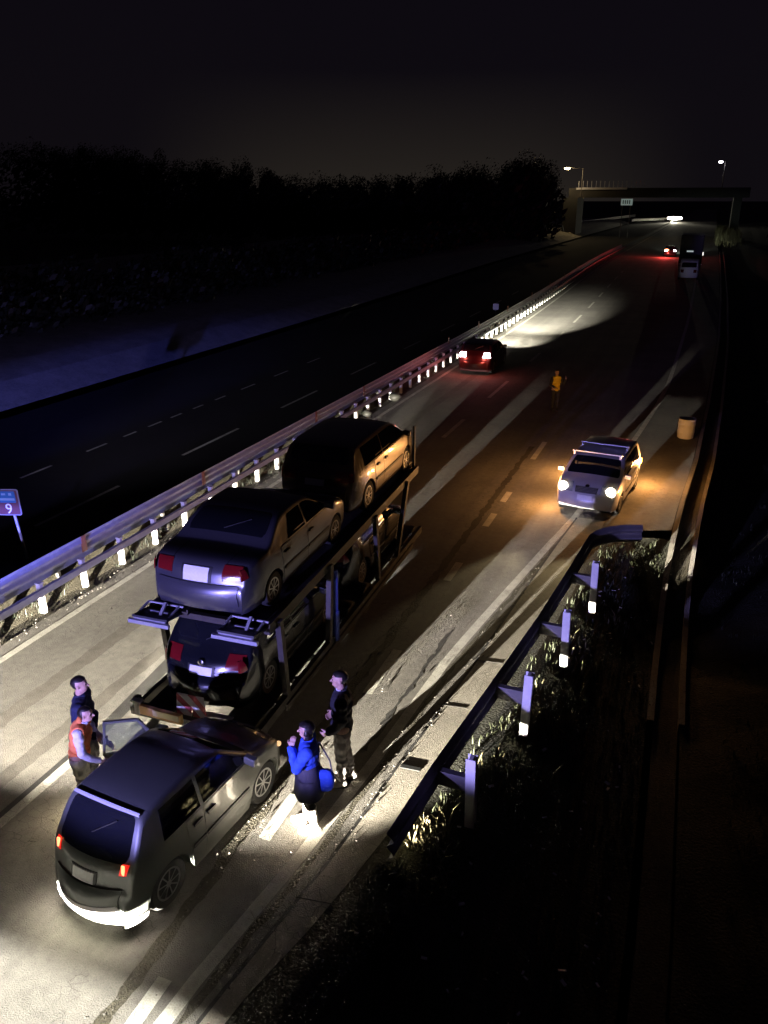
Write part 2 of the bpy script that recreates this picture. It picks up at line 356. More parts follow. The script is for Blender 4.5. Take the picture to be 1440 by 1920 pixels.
def leafcloud(b, c, rad, n, s):
    for _ in range(n):
        while True:
            p = Vector((random.uniform(-1, 1), random.uniform(-1, 1), random.uniform(-1, 1)))
            if p.length < 1: break
        p = Vector(c) + Vector((p.x * rad[0], p.y * rad[1], p.z * rad[2]))
        d = Vector((random.gauss(0, 1), random.gauss(0, 1), random.gauss(0, 1))).normalized(); a = d.orthogonal().normalized(); e2 = d.cross(a)
        l = s * random.uniform(.6, 1.4); w = l * .45
        b.add([p - a * l, p + e2 * w, p + a * l, p - e2 * w], [(0, 1, 2, 3)])
def bush(loc, r, h, label, n=900, leaf=.05):
    r0 = empty('bush', loc, 0, label, 'bush', 'bushes by the roadside barrier')
    b = MB()
    for k in range(7):
        a = random.uniform(0, 6.28); q = random.uniform(.0, .65) * r
        leafcloud(b, (q * math.cos(a), q * math.sin(a), h * random.uniform(.35, .8)), (r * .5, r * .5, h * .33), n // 7, leaf)
    b.build('foliage', M['leaf'], r0, fix=False)
    s = MB()
    for k in range(6):
        a = random.uniform(0, 6.28); s.tube((0, 0, -.02), (r * .5 * math.cos(a), r * .5 * math.sin(a), h * .7), .015, .006, 6)
    s.build('stem', M['dirt'], r0)
    return r0
bush((-2.62, 7.05, -.36), .33, .40, 'dark leafy bush leaning over the start of the roadside barrier')
bush((-2.25, 7.9, -.48), .34, .46, 'dark bush growing behind the roadside barrier, second from the bottom')
bush((-2.45, 6.2, -.5), .5, .55, 'dark bush at the bottom end of the roadside barrier')

b = MB()
def stone(x, y, z, r):
    vs = [(x + r * random.uniform(.6, 1.2) * dx, y + r * random.uniform(.6, 1.2) * dy, z + r * random.uniform(.5, 1.0) * dz) for dx, dy, dz in ((1, 0, .3), (0, 1, .3), (-1, 0, .3), (0, -1, .3), (0, 0, 1), (0, 0, -.3))]
    b.add(vs, [(0, 1, 4), (1, 2, 4), (2, 3, 4), (3, 0, 4), (1, 0, 5), (2, 1, 5), (3, 2, 5), (0, 3, 5)])
for _ in range(900):
    y = random.uniform(3.5, 16) if random.random() < .8 else random.uniform(16, 26); k = random.random()
    x = random.gauss(-4.72, .10) if k < .4 else (lerp_tab(gutL, y) + random.gauss(-.08, .09) if k < .8 else random.uniform(-5.0, -3.2))
    stone(x, y, .012, random.choice((.006, .009, .012, .018)))
for _ in range(260): stone(random.gauss(-11.32, .10), random.uniform(8, 26), .012, random.uniform(.008, .03))
for _ in range(160): stone(random.gauss(-7.3, .35), random.uniform(6.0, 9.4), .012, random.choice((.006, .010, .016)))
o = b.build('gravel', M['asphalt'], fix=False); o['kind'] = 'stuff'
# far woods: silhouettes against the sky glow
b = MB()
sky = [(-150, 19), (-135, 18), (-114, 16.2), (-100, 14.5), (-92, 13.9), (-80, 11.2), (-70, 11.6), (-60, 11.2), (-50, 12.3), (-40, 13.1), (-31.5, 14.3), (-26, 12.0)]
for _ in range(260):
    x = random.uniform(-150, -29); top = lerp_tab(sky, x) * random.choice((random.uniform(.80, 1.0), random.uniform(.9, 1.06))); y = 150 + random.uniform(-4, 22)
    r = random.uniform(1.4, 3.2); top *= y / 150 * .3 + .7
    leafcloud(b, (x, y, top - r), (r, r, r * random.uniform(.9, 1.5)), 320, .21); leafcloud(b, (x, y, top * .45), (r * 1.3, r, top * .45), 90, .8)
for _ in range(110):
    x = random.uniform(6, 46); y = random.uniform(60, 150); top = random.uniform(7, 11) * (.4 + y / 200)
    r = random.uniform(1.5, 3.2)
    leafcloud(b, (x + y * .03, y, top - r + 1), (r, r, r), 60, .5); leafcloud(b, (x + y * .03, y, top * .45), (r * 1.3, r, top * .45), 90, .7)
for _ in range(420):
    y = random.uniform(14, 150); x = -31.5 - abs(random.gauss(0, 4)) - .02 * y; h = random.uniform(1.2, 3.4); r = random.uniform(.8, 1.8)
    leafcloud(b, (x, y, h * .55 + 1.0), (r, r, h * .6), 90, .20 + y * .0012)
o = b.build('woods', M['leaf'], fix=False); o['kind'] = 'stuff'

# ---------------------------------------------------------------- median barrier
gr = empty('median_guardrail', (-12, 8, 0), 0, 'long steel guardrail along the central reservation with white posts and corrugated beam', 'guardrail')
def extr_y(prof, ys, x0, name, m, root, smooth=40):
    b = MB()
    b.grid([[(x0 + cx(y) + px - root.location.x, y - root.location.y, pz) for px, pz in prof] for y in ys], close=True)
    return b.build(name, m, root, smooth=smooth)
ysr = [3 + 2.0 * i for i in range(70)]
thr = []
H0, H1 = .44, .94
for i in range(25):
    t = i / 24; thr.append((.035 * math.cos(t * 6 * math.pi), H0 + (H1 - H0) * t))
prof = thr + [(x - .006, z) for x, z in thr[::-1]]
extr_y(prof, ysr, -12.0, 'corrugated_beam', M['steel'], gr, 60)
extr_y([(-.04, .44), (.04, .44), (.055, .50), (.04, .58), (-.04, .58)], ysr, -11.49, 'lower_rail', M['steel'], gr)
pp = MB(); pp.box((0, 0, .32), (.10, .09, .64)); pp.box((0, .0, .655), (.125, .115, .03)); pp.box((.065, 0, .5), (.05, .05, .08))
post0 = None
for i in range(92):
    y = 8.4 + 1.235 * i
    if post0 is None: post0 = pp.build('post', M['white_post'], gr); o = post0
    else:
        o = post0.copy(); COL.objects.link(o)
    o.location = (-11.59 + cx(y) + 12 + random.uniform(-.01, .01), y - 8, 0); o.rotation_euler = (random.uniform(-.02, .02), random.uniform(-.02, .02), 0)
bp = MB(); bp.box((0, 0, .42), (.09, .06, .9))
first = None
for i in range(20):
    y = 8.2 + 3.7 * i
    if first is None: first = bp.build('beam_post', M['rail_dark'], gr); o = first
    else: o = first.copy(); COL.objects.link(o)
    o.location = (-12.10 + cx(y) + 12, y - 8, -.02)
rf = MB(); rf.box((0, 0, .10), (.012, .16, .2)); rf.box((.0, 0, .28), (.02, .12, .18))
first = None
for y, k in ((12.6, 0), (17.3, 0), (24.3, 0), (28.6, 0), (40, 1), (46, 1), (53.6, 1), (62.3, 1), (71, 1), (80, 1), (90, 1), (100, 1)):
    if first is None: first = rf.build('reflector_marker', M['orange_refl'], gr); o = first
    else: o = first.copy(); COL.objects.link(o)
    o.location = (-11.94 + cx(y) + 12, y - 8, .58 if not k else .8)

# ---------------------------------------------------------------- roadside barrier on the right (beam on wide spacers)
rg = empty('roadside_guardrail', (-1.75, 10.5, 0), 0, 'roadside guardrail with a curled end beside the concrete gutter', 'guardrail')
px_ = [(5.5, -2.22), (7.5, -2.05), (8.3, -1.98), (10.5, -1.72), (12.7, -1.47), (14.96, -1.27), (17.2, -1.1)]
path = []
for i in range(41):
    y = 6.9 + i * .25; path.append((lerp_tab(px_, y) - .50, y))
x0, y0 = path[-1]
for i in range(1, 9):                                  # end section curls away from the road
    a = R(8 + 60 * min(1, i / 7)); x0 += .19 * math.sin(a); y0 += .19 * math.cos(a); path.append((x0, y0))
def sweep(path, prof, name, m, root, smooth=60):
    b = MB(); rows = []
    for i, (x, y) in enumerate(path):
        q = path[min(i + 1, len(path) - 1)]; p = path[max(i - 1, 0)]
        t = Vector((q[0] - p[0], q[1] - p[1])).normalized(); nx, ny = -t.y, t.x     # left normal
        rows.append([(x + nx * u - root.location.x, y + ny * u - root.location.y, z) for u, z in prof])
    b.grid(rows, close=True); return b.build(name, m, root, smooth=smooth)
wv = [(.045 * math.cos(i / 16 * 4 * math.pi), .42 + .42 * i / 16) for i in range(17)]
sweep(path, wv + [(u - .006, z) for u, z in wv[::-1]], 'corrugated_beam', M['rail_dark'], rg)
first = None
for i, y in enumerate((8.3, 10.5, 12.72, 14.96)):
    x = lerp_tab(px_, y)
    b = MB(); b.box((0, 0, .53), (.05, .12, 1.10)); b.box((.0, -.058, .53), (.13, .008, 1.10)); b.box((.0, .058, .53), (.13, .008, 1.10))
    if first is None: first = b.build('post', M['white_post'], rg); o = first
    else: o = first.copy(); COL.objects.link(o)
    o.location = (x + 1.75, y - 10.5, 0); o.rotation_euler = (0, random.uniform(-.03, .03), 0)
    s = MB(); s.box((-.27, 0, .66), (.42, .09, .22)); sp = s.build('spacer', M['rail_dark'], rg); sp.location = (x + 1.75, y - 10.5, 0)

# drain slot
b = MB(); b.box((0, 0, .010), (.30, .075, .012)); o = b.build('drain_slot', M['rubber'], loc=(-3.10, 9.06, .006), rot=(0, 0, R(4))); o['kind'] = 'structure'
for x, y in ((-2.98, 10.75), (-2.75, 12.3), (-3.35, 6.4)):
    b = MB(); b.box((0, 0, 0), (.5, .012, .004)); o = b.build('gutter_joint', M['tar'], loc=(x, y, .015), rot=(0, 0, R(8))); o['kind'] = 'structure'

# ---------------------------------------------------------------- cars
PROFILES = {   # (fraction of length from the rear, fraction of height); front is +y
 'hatch': [(.014, .125), (.005, .24), (.000, .36), (.006, .43), (.024, .475), (.030, .55), (.040, .63), (.060, .69), (.125, .93), (.150, .972), (.24, .998), (.42, 1.0), (.54, .965), (.60, .90), (.735, .685), (.765, .655), (.86, .61), (.94, .54), (.978, .46), (.996, .36), (1.0, .27), (.985, .16)],
 'sedan': [(.012, .17), (.004, .25), (.000, .36), (.004, .44), (.014, .49), (.018, .56), (.024, .63), (.042, .70), (.075, .725), (.165, .735), (.19, .745), (.30, .935), (.34, .975), (.44, 1.0), (.54, .985), (.60, .95), (.735, .71), (.765, .68), (.87, .63), (.945, .555), (.98, .46), (.997, .36), (1.0, .27), (.985, .16)],
 'estate': [(.012, .17), (.004, .26), (.000, .36), (.004, .43), (.016, .475), (.020, .55), (.026, .63), (.040, .69), (.085, .93), (.105, .972), (.20, .998), (.48, 1.0), (.62, .965), (.67, .90), (.80, .70), (.83, .67), (.90, .62), (.955, .55), (.982, .47), (.997, .36), (1.0, .27), (.985, .16)],
 'van': [(.010, .13), (.002, .2), (.000, .30), (.002, .4), (.004, .5), (.008, .62), (.014, .72), (.022, .93), (.035, .985), (.10, 1.0), (.45, 1.0), (.66, .985), (.72, .93), (.83, .64), (.86, .60), (.94, .55), (.975, .46), (.995, .34), (1.0, .24), (.985, .14)],
}
GLASS = {'hatch': (7.3, 8.7, 12.6, 14.4), 'sedan': (10.3, 11.8, 15.2, 16.8), 'estate': (7.3, 8.6, 12.6, 14.4), 'van': (5.4, 6.9, 11.9, 13.2)}

class Car:
    def __init__(s, kind, L, Wd, H, wheels=None, belt=.665):
        s.kind, s.L, s.W, s.H, s.P = kind, L, Wd, H, PROFILES[kind]
        s.zb = belt * H; s.wr = .215 * min(H, 1.5) if H < 1.6 else .32
        s.wy = wheels or (-.5 * L + .20 * L, .5 * L - .175 * L)
        s.sill = (.115 if kind == 'hatch' else .145) * H
    def prof(s, t):
        P = s.P; n = len(P); i = int(math.floor(t + .5)); u = t + .5 - i
        g = lambda k: P[max(0, min(n - 1, k))]
        a, b, c = g(i - 1), g(i), g(i + 1)
        f = [.5 * (1 - u) ** 2, .5 + u - u * u, .5 * u * u]
        return ((a[0] * f[0] + b[0] * f[1] + c[0] * f[2] - .5) * s.L, (a[1] * f[0] + b[1] * f[1] + c[1] * f[2]) * s.H)
    def plan(s, y):
        q = min(1, abs(2 * y / s.L)); return s.W / 2 * (1 - .06 * q ** 4 - (.17 if s.kind == 'hatch' else .11) * q ** 12)
    def X(s, y, z):
        w = s.plan(y); zm = .40 * s.H
        f = lambda q: 1 - .055 * ((q - zm) / zm) ** 2 - (.10 * max(0, (.2 * s.H - q) / (.2 * s.H)))
        if z <= s.zb: return w * f(z)
        k = (z - s.zb) / (s.H - s.zb); return w * (f(s.zb) - .02 * min(1, k * 12)) * (1 - (.19 if s.kind != 'van' else .09) * k ** 1.25)
    def zlow(s, y):
        z = s.sill
        for yc in s.wy:
            d = abs(y - yc); rr = s.wr * 1.15
            if d < rr: z = max(z, s.wr + math.sqrt(rr * rr - d * d) * .97)
        return z
    def topedge(s, y, T): r = min(.095, .34 * max(.02, T - s.zlow(y))); return r, s.X(y, max(s.sill, T - r))
    def top(s, t, u, off=0.0):
        y, T = s.prof(t); r, xe = s.topedge(y, T); w = xe - r * .75
        y2, T2 = s.prof(t + .05); y1, T1 = s.prof(t - .05)
        d = Vector((0, y2 - y1, T2 - T1)); d = d.normalized() if d.length > 1e-6 else Vector((0, 1, 0))
        n = Vector((0, -d.z, d.y))
        cr = .026 * (1 - u * u)
        bow = (.10 if s.kind == 'hatch' and y < 0 else .05) * s.W * (1 - u * u) * (abs(2 * y / s.L) ** 6)          # ends bow outwards in plan
        p = Vector((u * w, y + (bow if y > 0 else -bow), T)) + n * (cr + off)
        nn = (n + Vector((.10 * u, 0, 0))).normalized()
        return p, nn
    def side(s, y, z, sg, off=0.0):
        x = s.X(y, z) + off; return Vector((sg * x, y, z)), Vector((sg, 0, 0))
    def body(s, mats, root):
        n = len(s.P); ts = []
        t = 0.0
        while t <= n - 1.0001: ts.append(t); t += .2
        extra = []
        for yc in s.wy:                                  # extra stations across each wheel arch
            for k in range(-9, 10):
                extra.append(yc + k / 9 * s.wr * 1.149)
        ts.append(n - 1.0)
        st = [(s.prof(t)[0], t) for t in ts]
        mono = [(y, t) for y, t in st if 5 < t < n - 4.5]
        for y in extra:
            for (a, ta), (c, tb) in zip(mono, mono[1:]):
                if a < y <= c: st.append((y, ta + (tb - ta) * (y - a) / (c - a)))
        st.sort(key=lambda q: q[1])
        rows = []
        for y0, t in st:
            y, T = s.prof(t); zl = min(s.zlow(y), T - .02); r, xe = s.topedge(y, T); r = min(r, (T - zl) * .5); xe = s.X(y, max(s.sill, T - r))
            half = []
            zz = [zl + (T - r - zl) * k / 9 for k in range(10)]
            bowf = .05 * s.W * (abs(2 * y / s.L) ** 6) * (1 if y > 0 else -1)
            for z in zz: half.append((s.X(y, z), y, z))
            w = xe - r * .75
            half.append((xe - r * .12, y, T - r * .45)); half.append((xe - r * .40, y, T - r * .12))
            tp = [s.top(t, u) [0] for u in (1, .75, .5, .25, 0)]
            right = half + [tuple(p) for p in tp]
            left = [(-x, yy, z) for x, yy, z in right[:-1]][::-1]
            rows.append(right + left)
        b = MB(); b.grid(rows)
        k = len(rows[0])
        for r0, r1 in zip(rows, rows[1:]): b.add([r0[0], r1[0], r1[-1], r0[-1]], [(0, 1, 2, 3)])   # floor pan
        b.add(rows[0], [tuple(range(k))]); b.add(rows[-1], [tuple(range(k))])
        return b.build('body', mats, root, smooth=38)
    def patch_top(s, name, m, root, t0, t1, u0, u1, off=.005, th=.02, nt=8, nu=10, taper=0, smooth=60, rnd=0.0, label=None):
        pts, nr = [], []
        for i in range(nt + 1):
            a = i / nt; r, q = [], []
            for j in range(nu + 1):
                c = j / nu; k = 1 - taper * a - rnd * (abs(2 * a - 1) ** 5)
                um = (u0 + u1) / 2; p, n = s.top(t0 + (t1 - t0) * a, um + (u0 + (u1 - u0) * c - um) * k, off); r.append(tuple(p)); q.append(n)
            pts.append(r); nr.append(q)
        b = MB(); b.slab(pts, nr, th); o = b.build(name, m, root, smooth=smooth)
        if label: o['label'] = label
        return o
    def patch_side(s, name, m, root, quad, sg, off=.005, th=.02, n=8, label=None, parent=None):
        (ya, za), (yb, zb_), (yc, zc), (yd, zd) = quad      # rear-bottom, front-bottom, front-top, rear-top
        pts, nr = [], []
        for i in range(n + 1):
            v = i / n; r, q = [], []
            for j in range(n + 1):
                h = j / n
                y = (ya + (yb - ya) * h) * (1 - v) + (yd + (yc - yd) * h) * v; z = (za + (zb_ - za) * h) * (1 - v) + (zd + (zc - zd) * h) * v
                p, nn = s.side(y, z, sg, off); r.append(tuple(p)); q.append(nn)
            pts.append(r); nr.append(q)
        b = MB(); b.slab(pts, nr, th); return b.build(name, m, root, smooth=60)
    def wheel(s, y, sg, root, tyre=None, rim=None, spokes=9):
        r, w = s.wr, .155; x = sg * (s.W / 2 - w / 2 - (.055 if s.kind == 'hatch' else .02))
        b = MB(); b.lathe([(r * .16, -.05), (r * .55, -.05), (r * .55, .04), (r * .16, .04)], axis='X', n=20)
        o = b.build('wheel', M['black'], root, loc=(x, y, r), smooth=40)
        t = MB(); t.lathe([(r * .64, -w / 2 + .01), (r * .9, -w / 2), (r * .985, -w / 2 + .025), (r, 0), (r * .985, w / 2 - .025), (r * .9, w / 2), (r * .64, w / 2 - .01)], axis='X', n=32)
        t.build('tyre', M['rubber'], o, smooth=40)
        q = MB(); f = sg * (w / 2 - .02)
        for a, c in ((.64, .56),):
            ring = []
            for k in range(32):
                th = 2 * math.pi * k / 32; cc, ss = math.cos(th), math.sin(th)
                ring.append([(f + d, rr * r * cc, rr * r * ss) for d, rr in ((sg * .012, a), (sg * .012, c), (-sg * .05, c), (-sg * .05, a))])
            q.grid(ring + [ring[0]], close=True)
        for k in range(spokes):
            th = 2 * math.pi * k / spokes
            q.bar((f - sg * .004, .10 * r * math.cos(th), .10 * r * math.sin(th)), (f + sg * .002, .6 * r * math.cos(th), .6 * r * math.sin(th)), .030, .016)
        q.lathe([(r * .14, f - .012), (r * .14, f + .012)], axis='X', n=14)
        q.build('rim', rim or M['alloy'], o, smooth=40)
        return o

def make_car(label, cat, group, kind, L, Wd, H, loc, rz, paint, plate=True, name='parked_car', open_door=False, tail='off', head='off',
             plate_front=True, roof_bars=False, spoiler=False, rails=False, rim=None, doors=True, rack=0, painted_lit_bumper=False):
    root = empty(name, loc, rz, label, cat, group); c = Car(kind, L, Wd, H); root['_l'] = 0; del root['_l']
    c.body(paint, root)
    for sg in (-1, 1):
        for y in c.wy: c.wheel(y, sg, root, rim=rim)
    g = GLASS[kind]; n = len(c.P) - 1
    c.patch_top('rear_window', M['glass'], root, g[0] - (.75 if spoiler else 0), g[1] - (.15 if spoiler else 0), -.93, .93, taper=.0, rnd=.08)
    c.patch_top('windscreen', M['glass'], root, g[2], g[3], -.93, .93, rnd=.05)
    # side glass: rear door, front door; belt to just below roof
    zb, zt = c.zb + .015, c.H * .925
    yr = c.prof(g[1] + .1)[0]; yf = c.prof(g[3] - .35)[0]; yft = c.prof(g[2] - .1)[0]
    mid = (yr + yf) / 2 - .03 * L
    rb = c.prof(g[0] + .2)[0] + .10 * L
    for sg in (-1, 1):
        if kind != 'van':
            f1 = c.patch_side('side_window', M['glass'], root, ((rb, zb), (mid - .03, zb), (mid - .03, zt), (yr + .10 * L * .6, zt)), sg)
            f2 = c.patch_side('side_window', M['glass'], root, ((mid + .03, zb), (yf - .05, zb), (yft - .03, zt), (mid + .03, zt)), sg)
        else:
            c.patch_side('side_window', M['glass'], root, ((.18 * L, zb), (yf - .05, zb), (yft - .03, zt), (.18 * L, zt)), sg)
        if doors and not (open_door and sg == -1):
            d0, d1, d2 = c.wy[0] + c.wr * 1.25, mid, c.wy[1] - c.wr * 1.28
            for a, e_ in ((d0, d1 - .006), (d1 + .006, d2)):
                if e_ - a < .2: continue
                d = c.patch_side('door', paint, root, ((a, c.sill + .09), (e_, c.sill + .09), (e_, c.zb - .012), (a if a != d0 else a - .06, c.zb - .012)), sg, off=.006, th=.012, n=10)
                h = MB(); p, _ = c.side(a + .12, c.zb - .13, sg, .022); h.box(p, (.022, .15, .03)); h.build('handle', M['black'] if paint is not M['paint_pale'] else M['paint_pale'], d)
                q = MB(); pts, nr = [], []
                for zz in (.40 * H, .435 * H):
                    r_, n_ = [], []
                    for k in range(7):
                        p, nn = c.side(a + .01 + (e_ - a - .02) * k / 6, zz - .06, sg, .02); r_.append(tuple(p)); n_.append(nn)
                    pts.append(r_); nr.append(n_)
                q.slab(pts, nr, .012); q.build('rubbing_strip', M['black'], d, smooth=60)
        # mirror
        mm = MB(); p, _ = c.side(yf - .10, c.zb + .05, sg, .10); mm.box(p, (.17, .09, .115), ry=sg * .1); mm.box(p - Vector((sg * .07, 0, .045)), (.10, .05, .03))
        mo = mm.build('wing_mirror', paint, root)
        bv = mo.modifiers.new('bevel', 'BEVEL'); bv.width = .02; bv.segments = 2
    # lamps
    tl0, tl1 = {'hatch': (5.2, 7.0), 'sedan': (5.0, 6.9), 'estate': (4.9, 6.8), 'van': (2.9, 4.4)}[kind]
    hl0, hl1 = n - 4.6, n - 3.1
    tm = {'off': M['red_lens'], 'lit': M['tail_glow'], 'brake': M['brake_hot']}[tail]
    for sg in (-1, 1):
        u = sorted((sg * (.60 if kind != 'hatch' or tail != 'lit' else .80), sg * 1.0))
        if kind == 'hatch' and tail == 'lit': tl0, tl1, u = 5.5, 6.6, sorted((sg * .85, sg * 1.0))
        t_ = c.patch_top('tail_light', tm, root, tl0, tl1, u[0], u[1], off=.012, th=.05, nt=6, nu=6)
        ys_, zs0 = c.prof(tl0); zs1 = c.prof(tl1)[1]
        if tail != 'lit': c.patch_side('lamp_side', tm, t_, ((-L / 2 + .02, zs0), (-L / 2 + .14, zs0 + .02), (-L / 2 + .10, zs1), (-L / 2 + .03, zs1)), sg, off=.008, th=.02, n=4)
        if tail == 'lit':
            q = MB(); p, nn = c.top(tl0 + .5, sg * .92, .022); q.bar(p - Vector((0, 0, .05)), p + Vector((0, .015, .06)), .035, .02); q.build('bulb_strip', M['tail_core'], t_)
        hm = M['head_hot'] if head == 'lit' else M['clear_lens']
        h_ = c.patch_top('headlight', M['clear_lens'], root, hl0, hl1 + .5, *sorted((sg * .52, sg * .98)), off=.010, th=.05, nt=6, nu=6)
        if head == 'lit':
            q = MB(); p, nn = c.top(hl0 + .95, sg * .90, .03)
            prf = [(.012, .0), (.10, .01), (.13, .045), (.08, .08), (.01, .095)]
            vs = []
            q.lathe([(r_, z_) for r_, z_ in prf], n=18)
            o = q.build('reflector', M['head_hot'], h_, loc=p - Vector((0, .02, .02)), rot=(R(-78), 0, 0), smooth=60)
    # bumper, grille, plates
    bi = {'hatch': (1.0, 3.9), 'sedan': (1.0, 3.9), 'estate': (1.0, 3.9), 'van': (1.0, 2.3)}[kind]
    c.patch_top('bumper', paint, root, bi[0], bi[1], -1.0, 1.0, off=.022, th=.04, nt=8, nu=16, rnd=.03)
    if painted_lit_bumper: c.patch_top('bumper_lit_band', M['paint_pale'], root, .9, 1.95, -1.0, 1.0, off=.030, th=.04, nt=6, nu=16, rnd=.04)  # paler band paints headlamp light onto the bumper's lower edge
    if painted_lit_bumper:
        for sg in (-1, 1): c.patch_side('bumper_lit_corner', M['paint_pale'], root, ((-L / 2 + .015, c.sill + .01), (c.wy[0] - c.wr * 1.2, c.sill + .02), (c.wy[0] - c.wr * 1.2, .19 * H), (-L / 2 + .012, .215 * H)), sg, off=.014, th=.03)  # same painted lamp light carried round the corners
    c.patch_top('bumper', paint, root, n - 2.9, n - .7, -1.0, 1.0, off=.018, th=.04, nt=8, nu=16, rnd=.03)
    gl = c.patch_top('grille', M['black'], root, n - 4.0, n - 2.95, -.42, .42, off=.012, th=.02, taper=.0, nt=4, nu=8)
    ch = MB()
    for k in range(5):
        a, _ = c.top(n - 3.9 + k * .22, -.40, .018); d, _ = c.top(n - 3.9 + k * .22, .40, .018); mdl, _ = c.top(n - 3.9 + k * .22, 0, .018)
        ch.bar(a, mdl, .008, .012); ch.bar(mdl, d, .008, .012)
    ch.build('grille_bar', M['rail_dark'], gl)
    if plate:
        t0, t1 = {'hatch': (4.1, 5.3), 'sedan': (4.2, 6.3), 'estate': (4.1, 5.3), 'van': (3.2, 3.9)}[kind]
        rc = c.patch_top('plate_recess', M['black'], root, t0 - .1, t1 + .12, -.36, .36, off=.010, th=.02, nt=4, nu=4)
        c.patch_top('licence_plate', M['plate'], rc, t0, t1, -.30, .30, off=.018, th=.01, nt=4, nu=4)
    if plate_front:
        c.patch_top('licence_plate', M['plate'], root, n - 2.6, n - 1.75, -.30, .30, off=.035, th=.012, nt=4, nu=4)
    if kind == 'sedan':
        for u in (-.62, .62): c.patch_top('boot_seam', M['black'], root, 4.6, 9.0, u - .006, u + .006, off=.004, th=.01, nt=10, nu=1)
        c.patch_top('boot_seam', M['black'], root, 3.55, 3.72, -.62, .62, off=.012, th=.02, nt=1, nu=10)
    em = MB(); p, nn = c.top(n - 4.15, 0, .016); em.lathe([(.004, -.006), (.05, -.004), (.055, 0), (.05, .004), (.004, .006)], n=18)
    em.build('emblem', M['chrome'], root, loc=p, rot=(math.atan2(-nn.y, nn.z), 0, 0), smooth=50)
    wp = MB(); a, _ = c.top(g[0] + .15, -.05, .02); d, _ = c.top(g[0] + .7, .5, .02); wp.bar(a, d, .012, .012); wp.build('wiper', M['black'], root)
    if spoiler:
        c.patch_top('roof_spoiler', M['spoiler'], root, g[1] - .12, g[1] + .10, -1.0, 1.0, off=.03, th=.03, nt=5, nu=12)
    if rack:
        for k in range(2):
            y = rack[0] if k == 0 else rack[1]
            t = None; bb = MB(); xe = c.X(y, H * .95)
            bb.bar((-xe * .98, y, H + .085), (xe * .98, y, H + .085), .05, .028)
            for sg in (-1, 1): bb.box((sg * xe * .90, y, H + .035), (.05, .08, .10))
            bb.build('roof_bar', M['white_refl'], root)
    return root, c

# silver-grey hatchback in the foreground, run up against the trailer
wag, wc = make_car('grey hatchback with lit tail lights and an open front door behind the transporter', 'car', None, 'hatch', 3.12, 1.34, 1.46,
                   (-5.46, 6.74, 0), R(-5), M['paint_grey'], name='hatchback_car', open_door=True, tail='lit', spoiler=True, painted_lit_bumper=True)
# its opened front left door: frame and clear pane, swung out on the front hinge
M['clear_glass'] = mat('clear_glass', (.75, .85, .8), .03, trans=.96)
dj = MB()
dl, dzb, dzt = .78, .90, 1.36
dj.box((0, -dl / 2, .56), (.05, dl, .62)); 
dj.bar((0, -dl, dzb - .05), (-.0, -dl + .06, dzt), .035, .035); dj.bar((0, -dl + .04, dzt), (0, -.30, dzt - .03), .035, .035); dj.bar((0, -.30, dzt - .03), (0, -.03, dzb), .035, .035)
door = dj.build('door', M['paint_grey'], wag, loc=(-.645, .52, 0), rot=(0, 0, R(-48)))
pn = MB(); pn.add([(0, -dl + .02, dzb), (0, -.06, dzb), (0, -.32, dzt - .04), (0, -dl + .07, dzt - .015)], [(0, 1, 2, 3)]); pn.add([(.006, -dl + .02, dzb), (.006, -.06, dzb), (.006, -.32, dzt - .04), (.006, -dl + .07, dzt - .015)], [(3, 2, 1, 0)])
pn.build('window_pane', M['clear_glass'], door, fix=False)
hd = MB(); hd.box((-.035, -dl + .12, .78), (.03, .15, .035)); hd.build('handle', M['black'], door)
# front right indicator and mirror light
q = MB(); q.lathe([(.01, -.02), (.04, 0), (.045, .03), (.01, .05)], n=14); q.build('side_indicator', mat('dim_amber_lamp', (.8, .4, .1), .3, emit=(1, .62, .3), es=1.1), wag, loc=(.60, 1.42, .66))

# ---------------------------------------------------------------- car transporter
TR = empty('car_transporter', (-6.30, 8.35, 0), R(2.2), 'dark car transporter trailer with two loaded decks and rear ramps', 'trailer')
def part(name, fn, m, parent=TR, smooth=None):
    b = MB(); fn(b); return b.build(name, m, parent, smooth=smooth)
LW, UL, LL = 1.04, 8.2, 8.4
def low(b):
    for sg in (-1, 1):
        b.box((sg * .66, LL / 2, .47), (.5, LL, .04)); b.box((sg * LW, LL / 2, .44), (.08, LL, .16))
    for k in range(12): b.box((0, .15 + k * .72, .41), (2.0, .08, .10))
part('lower_deck', low, M['truck'])
part('side_beam', lambda b: [b.bar((sg * (LW + .05), .9, .36), (sg * (LW + .05), 7.6, .36), .05, .11) for sg in (1,)], M['truck'])
def upz(y): return 1.90 + .015 * y
def upp(b):
    for sg in (-1, 1):
        b.bar((sg * .62, .62, upz(.6)), (sg * .62, UL, upz(UL)), .52, .05)
        b.bar((sg * (LW - .06), .62, upz(.6) - .02), (sg * (LW - .06), UL, upz(UL) - .02), .10, .17)
        b.bar((sg * .36, .62, upz(.6) + .04), (sg * .36, UL, upz(UL) + .04), .03, .06)
    for k in range(10): b.box((0, .75 + k * .8, upz(k * .8) - .07), (1.9, .09, .10))
part('upper_deck', upp, M['truck'])
for y, lean in ((.9, .15), (2.9, -.15), (5.2, .2), (7.3, -.75)):
    for sg in (-1, 1):
        part('deck_post', lambda b: b.bar((sg * LW, y + lean, .40), (sg * LW, y, upz(y)), .09, .11), M['truck'])
M['blue_lit_steel'] = mat('blue_lit_ram_steel', (.03, .05, .32), .35, .3)  # beacon's blue light painted into the strut's colour
part('hydraulic_ram', lambda b: (b.tube((LW + .03, 3.0, .62), (LW + .03, 3.05, 1.78), .05, .05), b.tube((LW + .03, 3.0, .42), (LW + .03, 3.02, 1.0), .07, .07)), M['blue_lit_steel'])
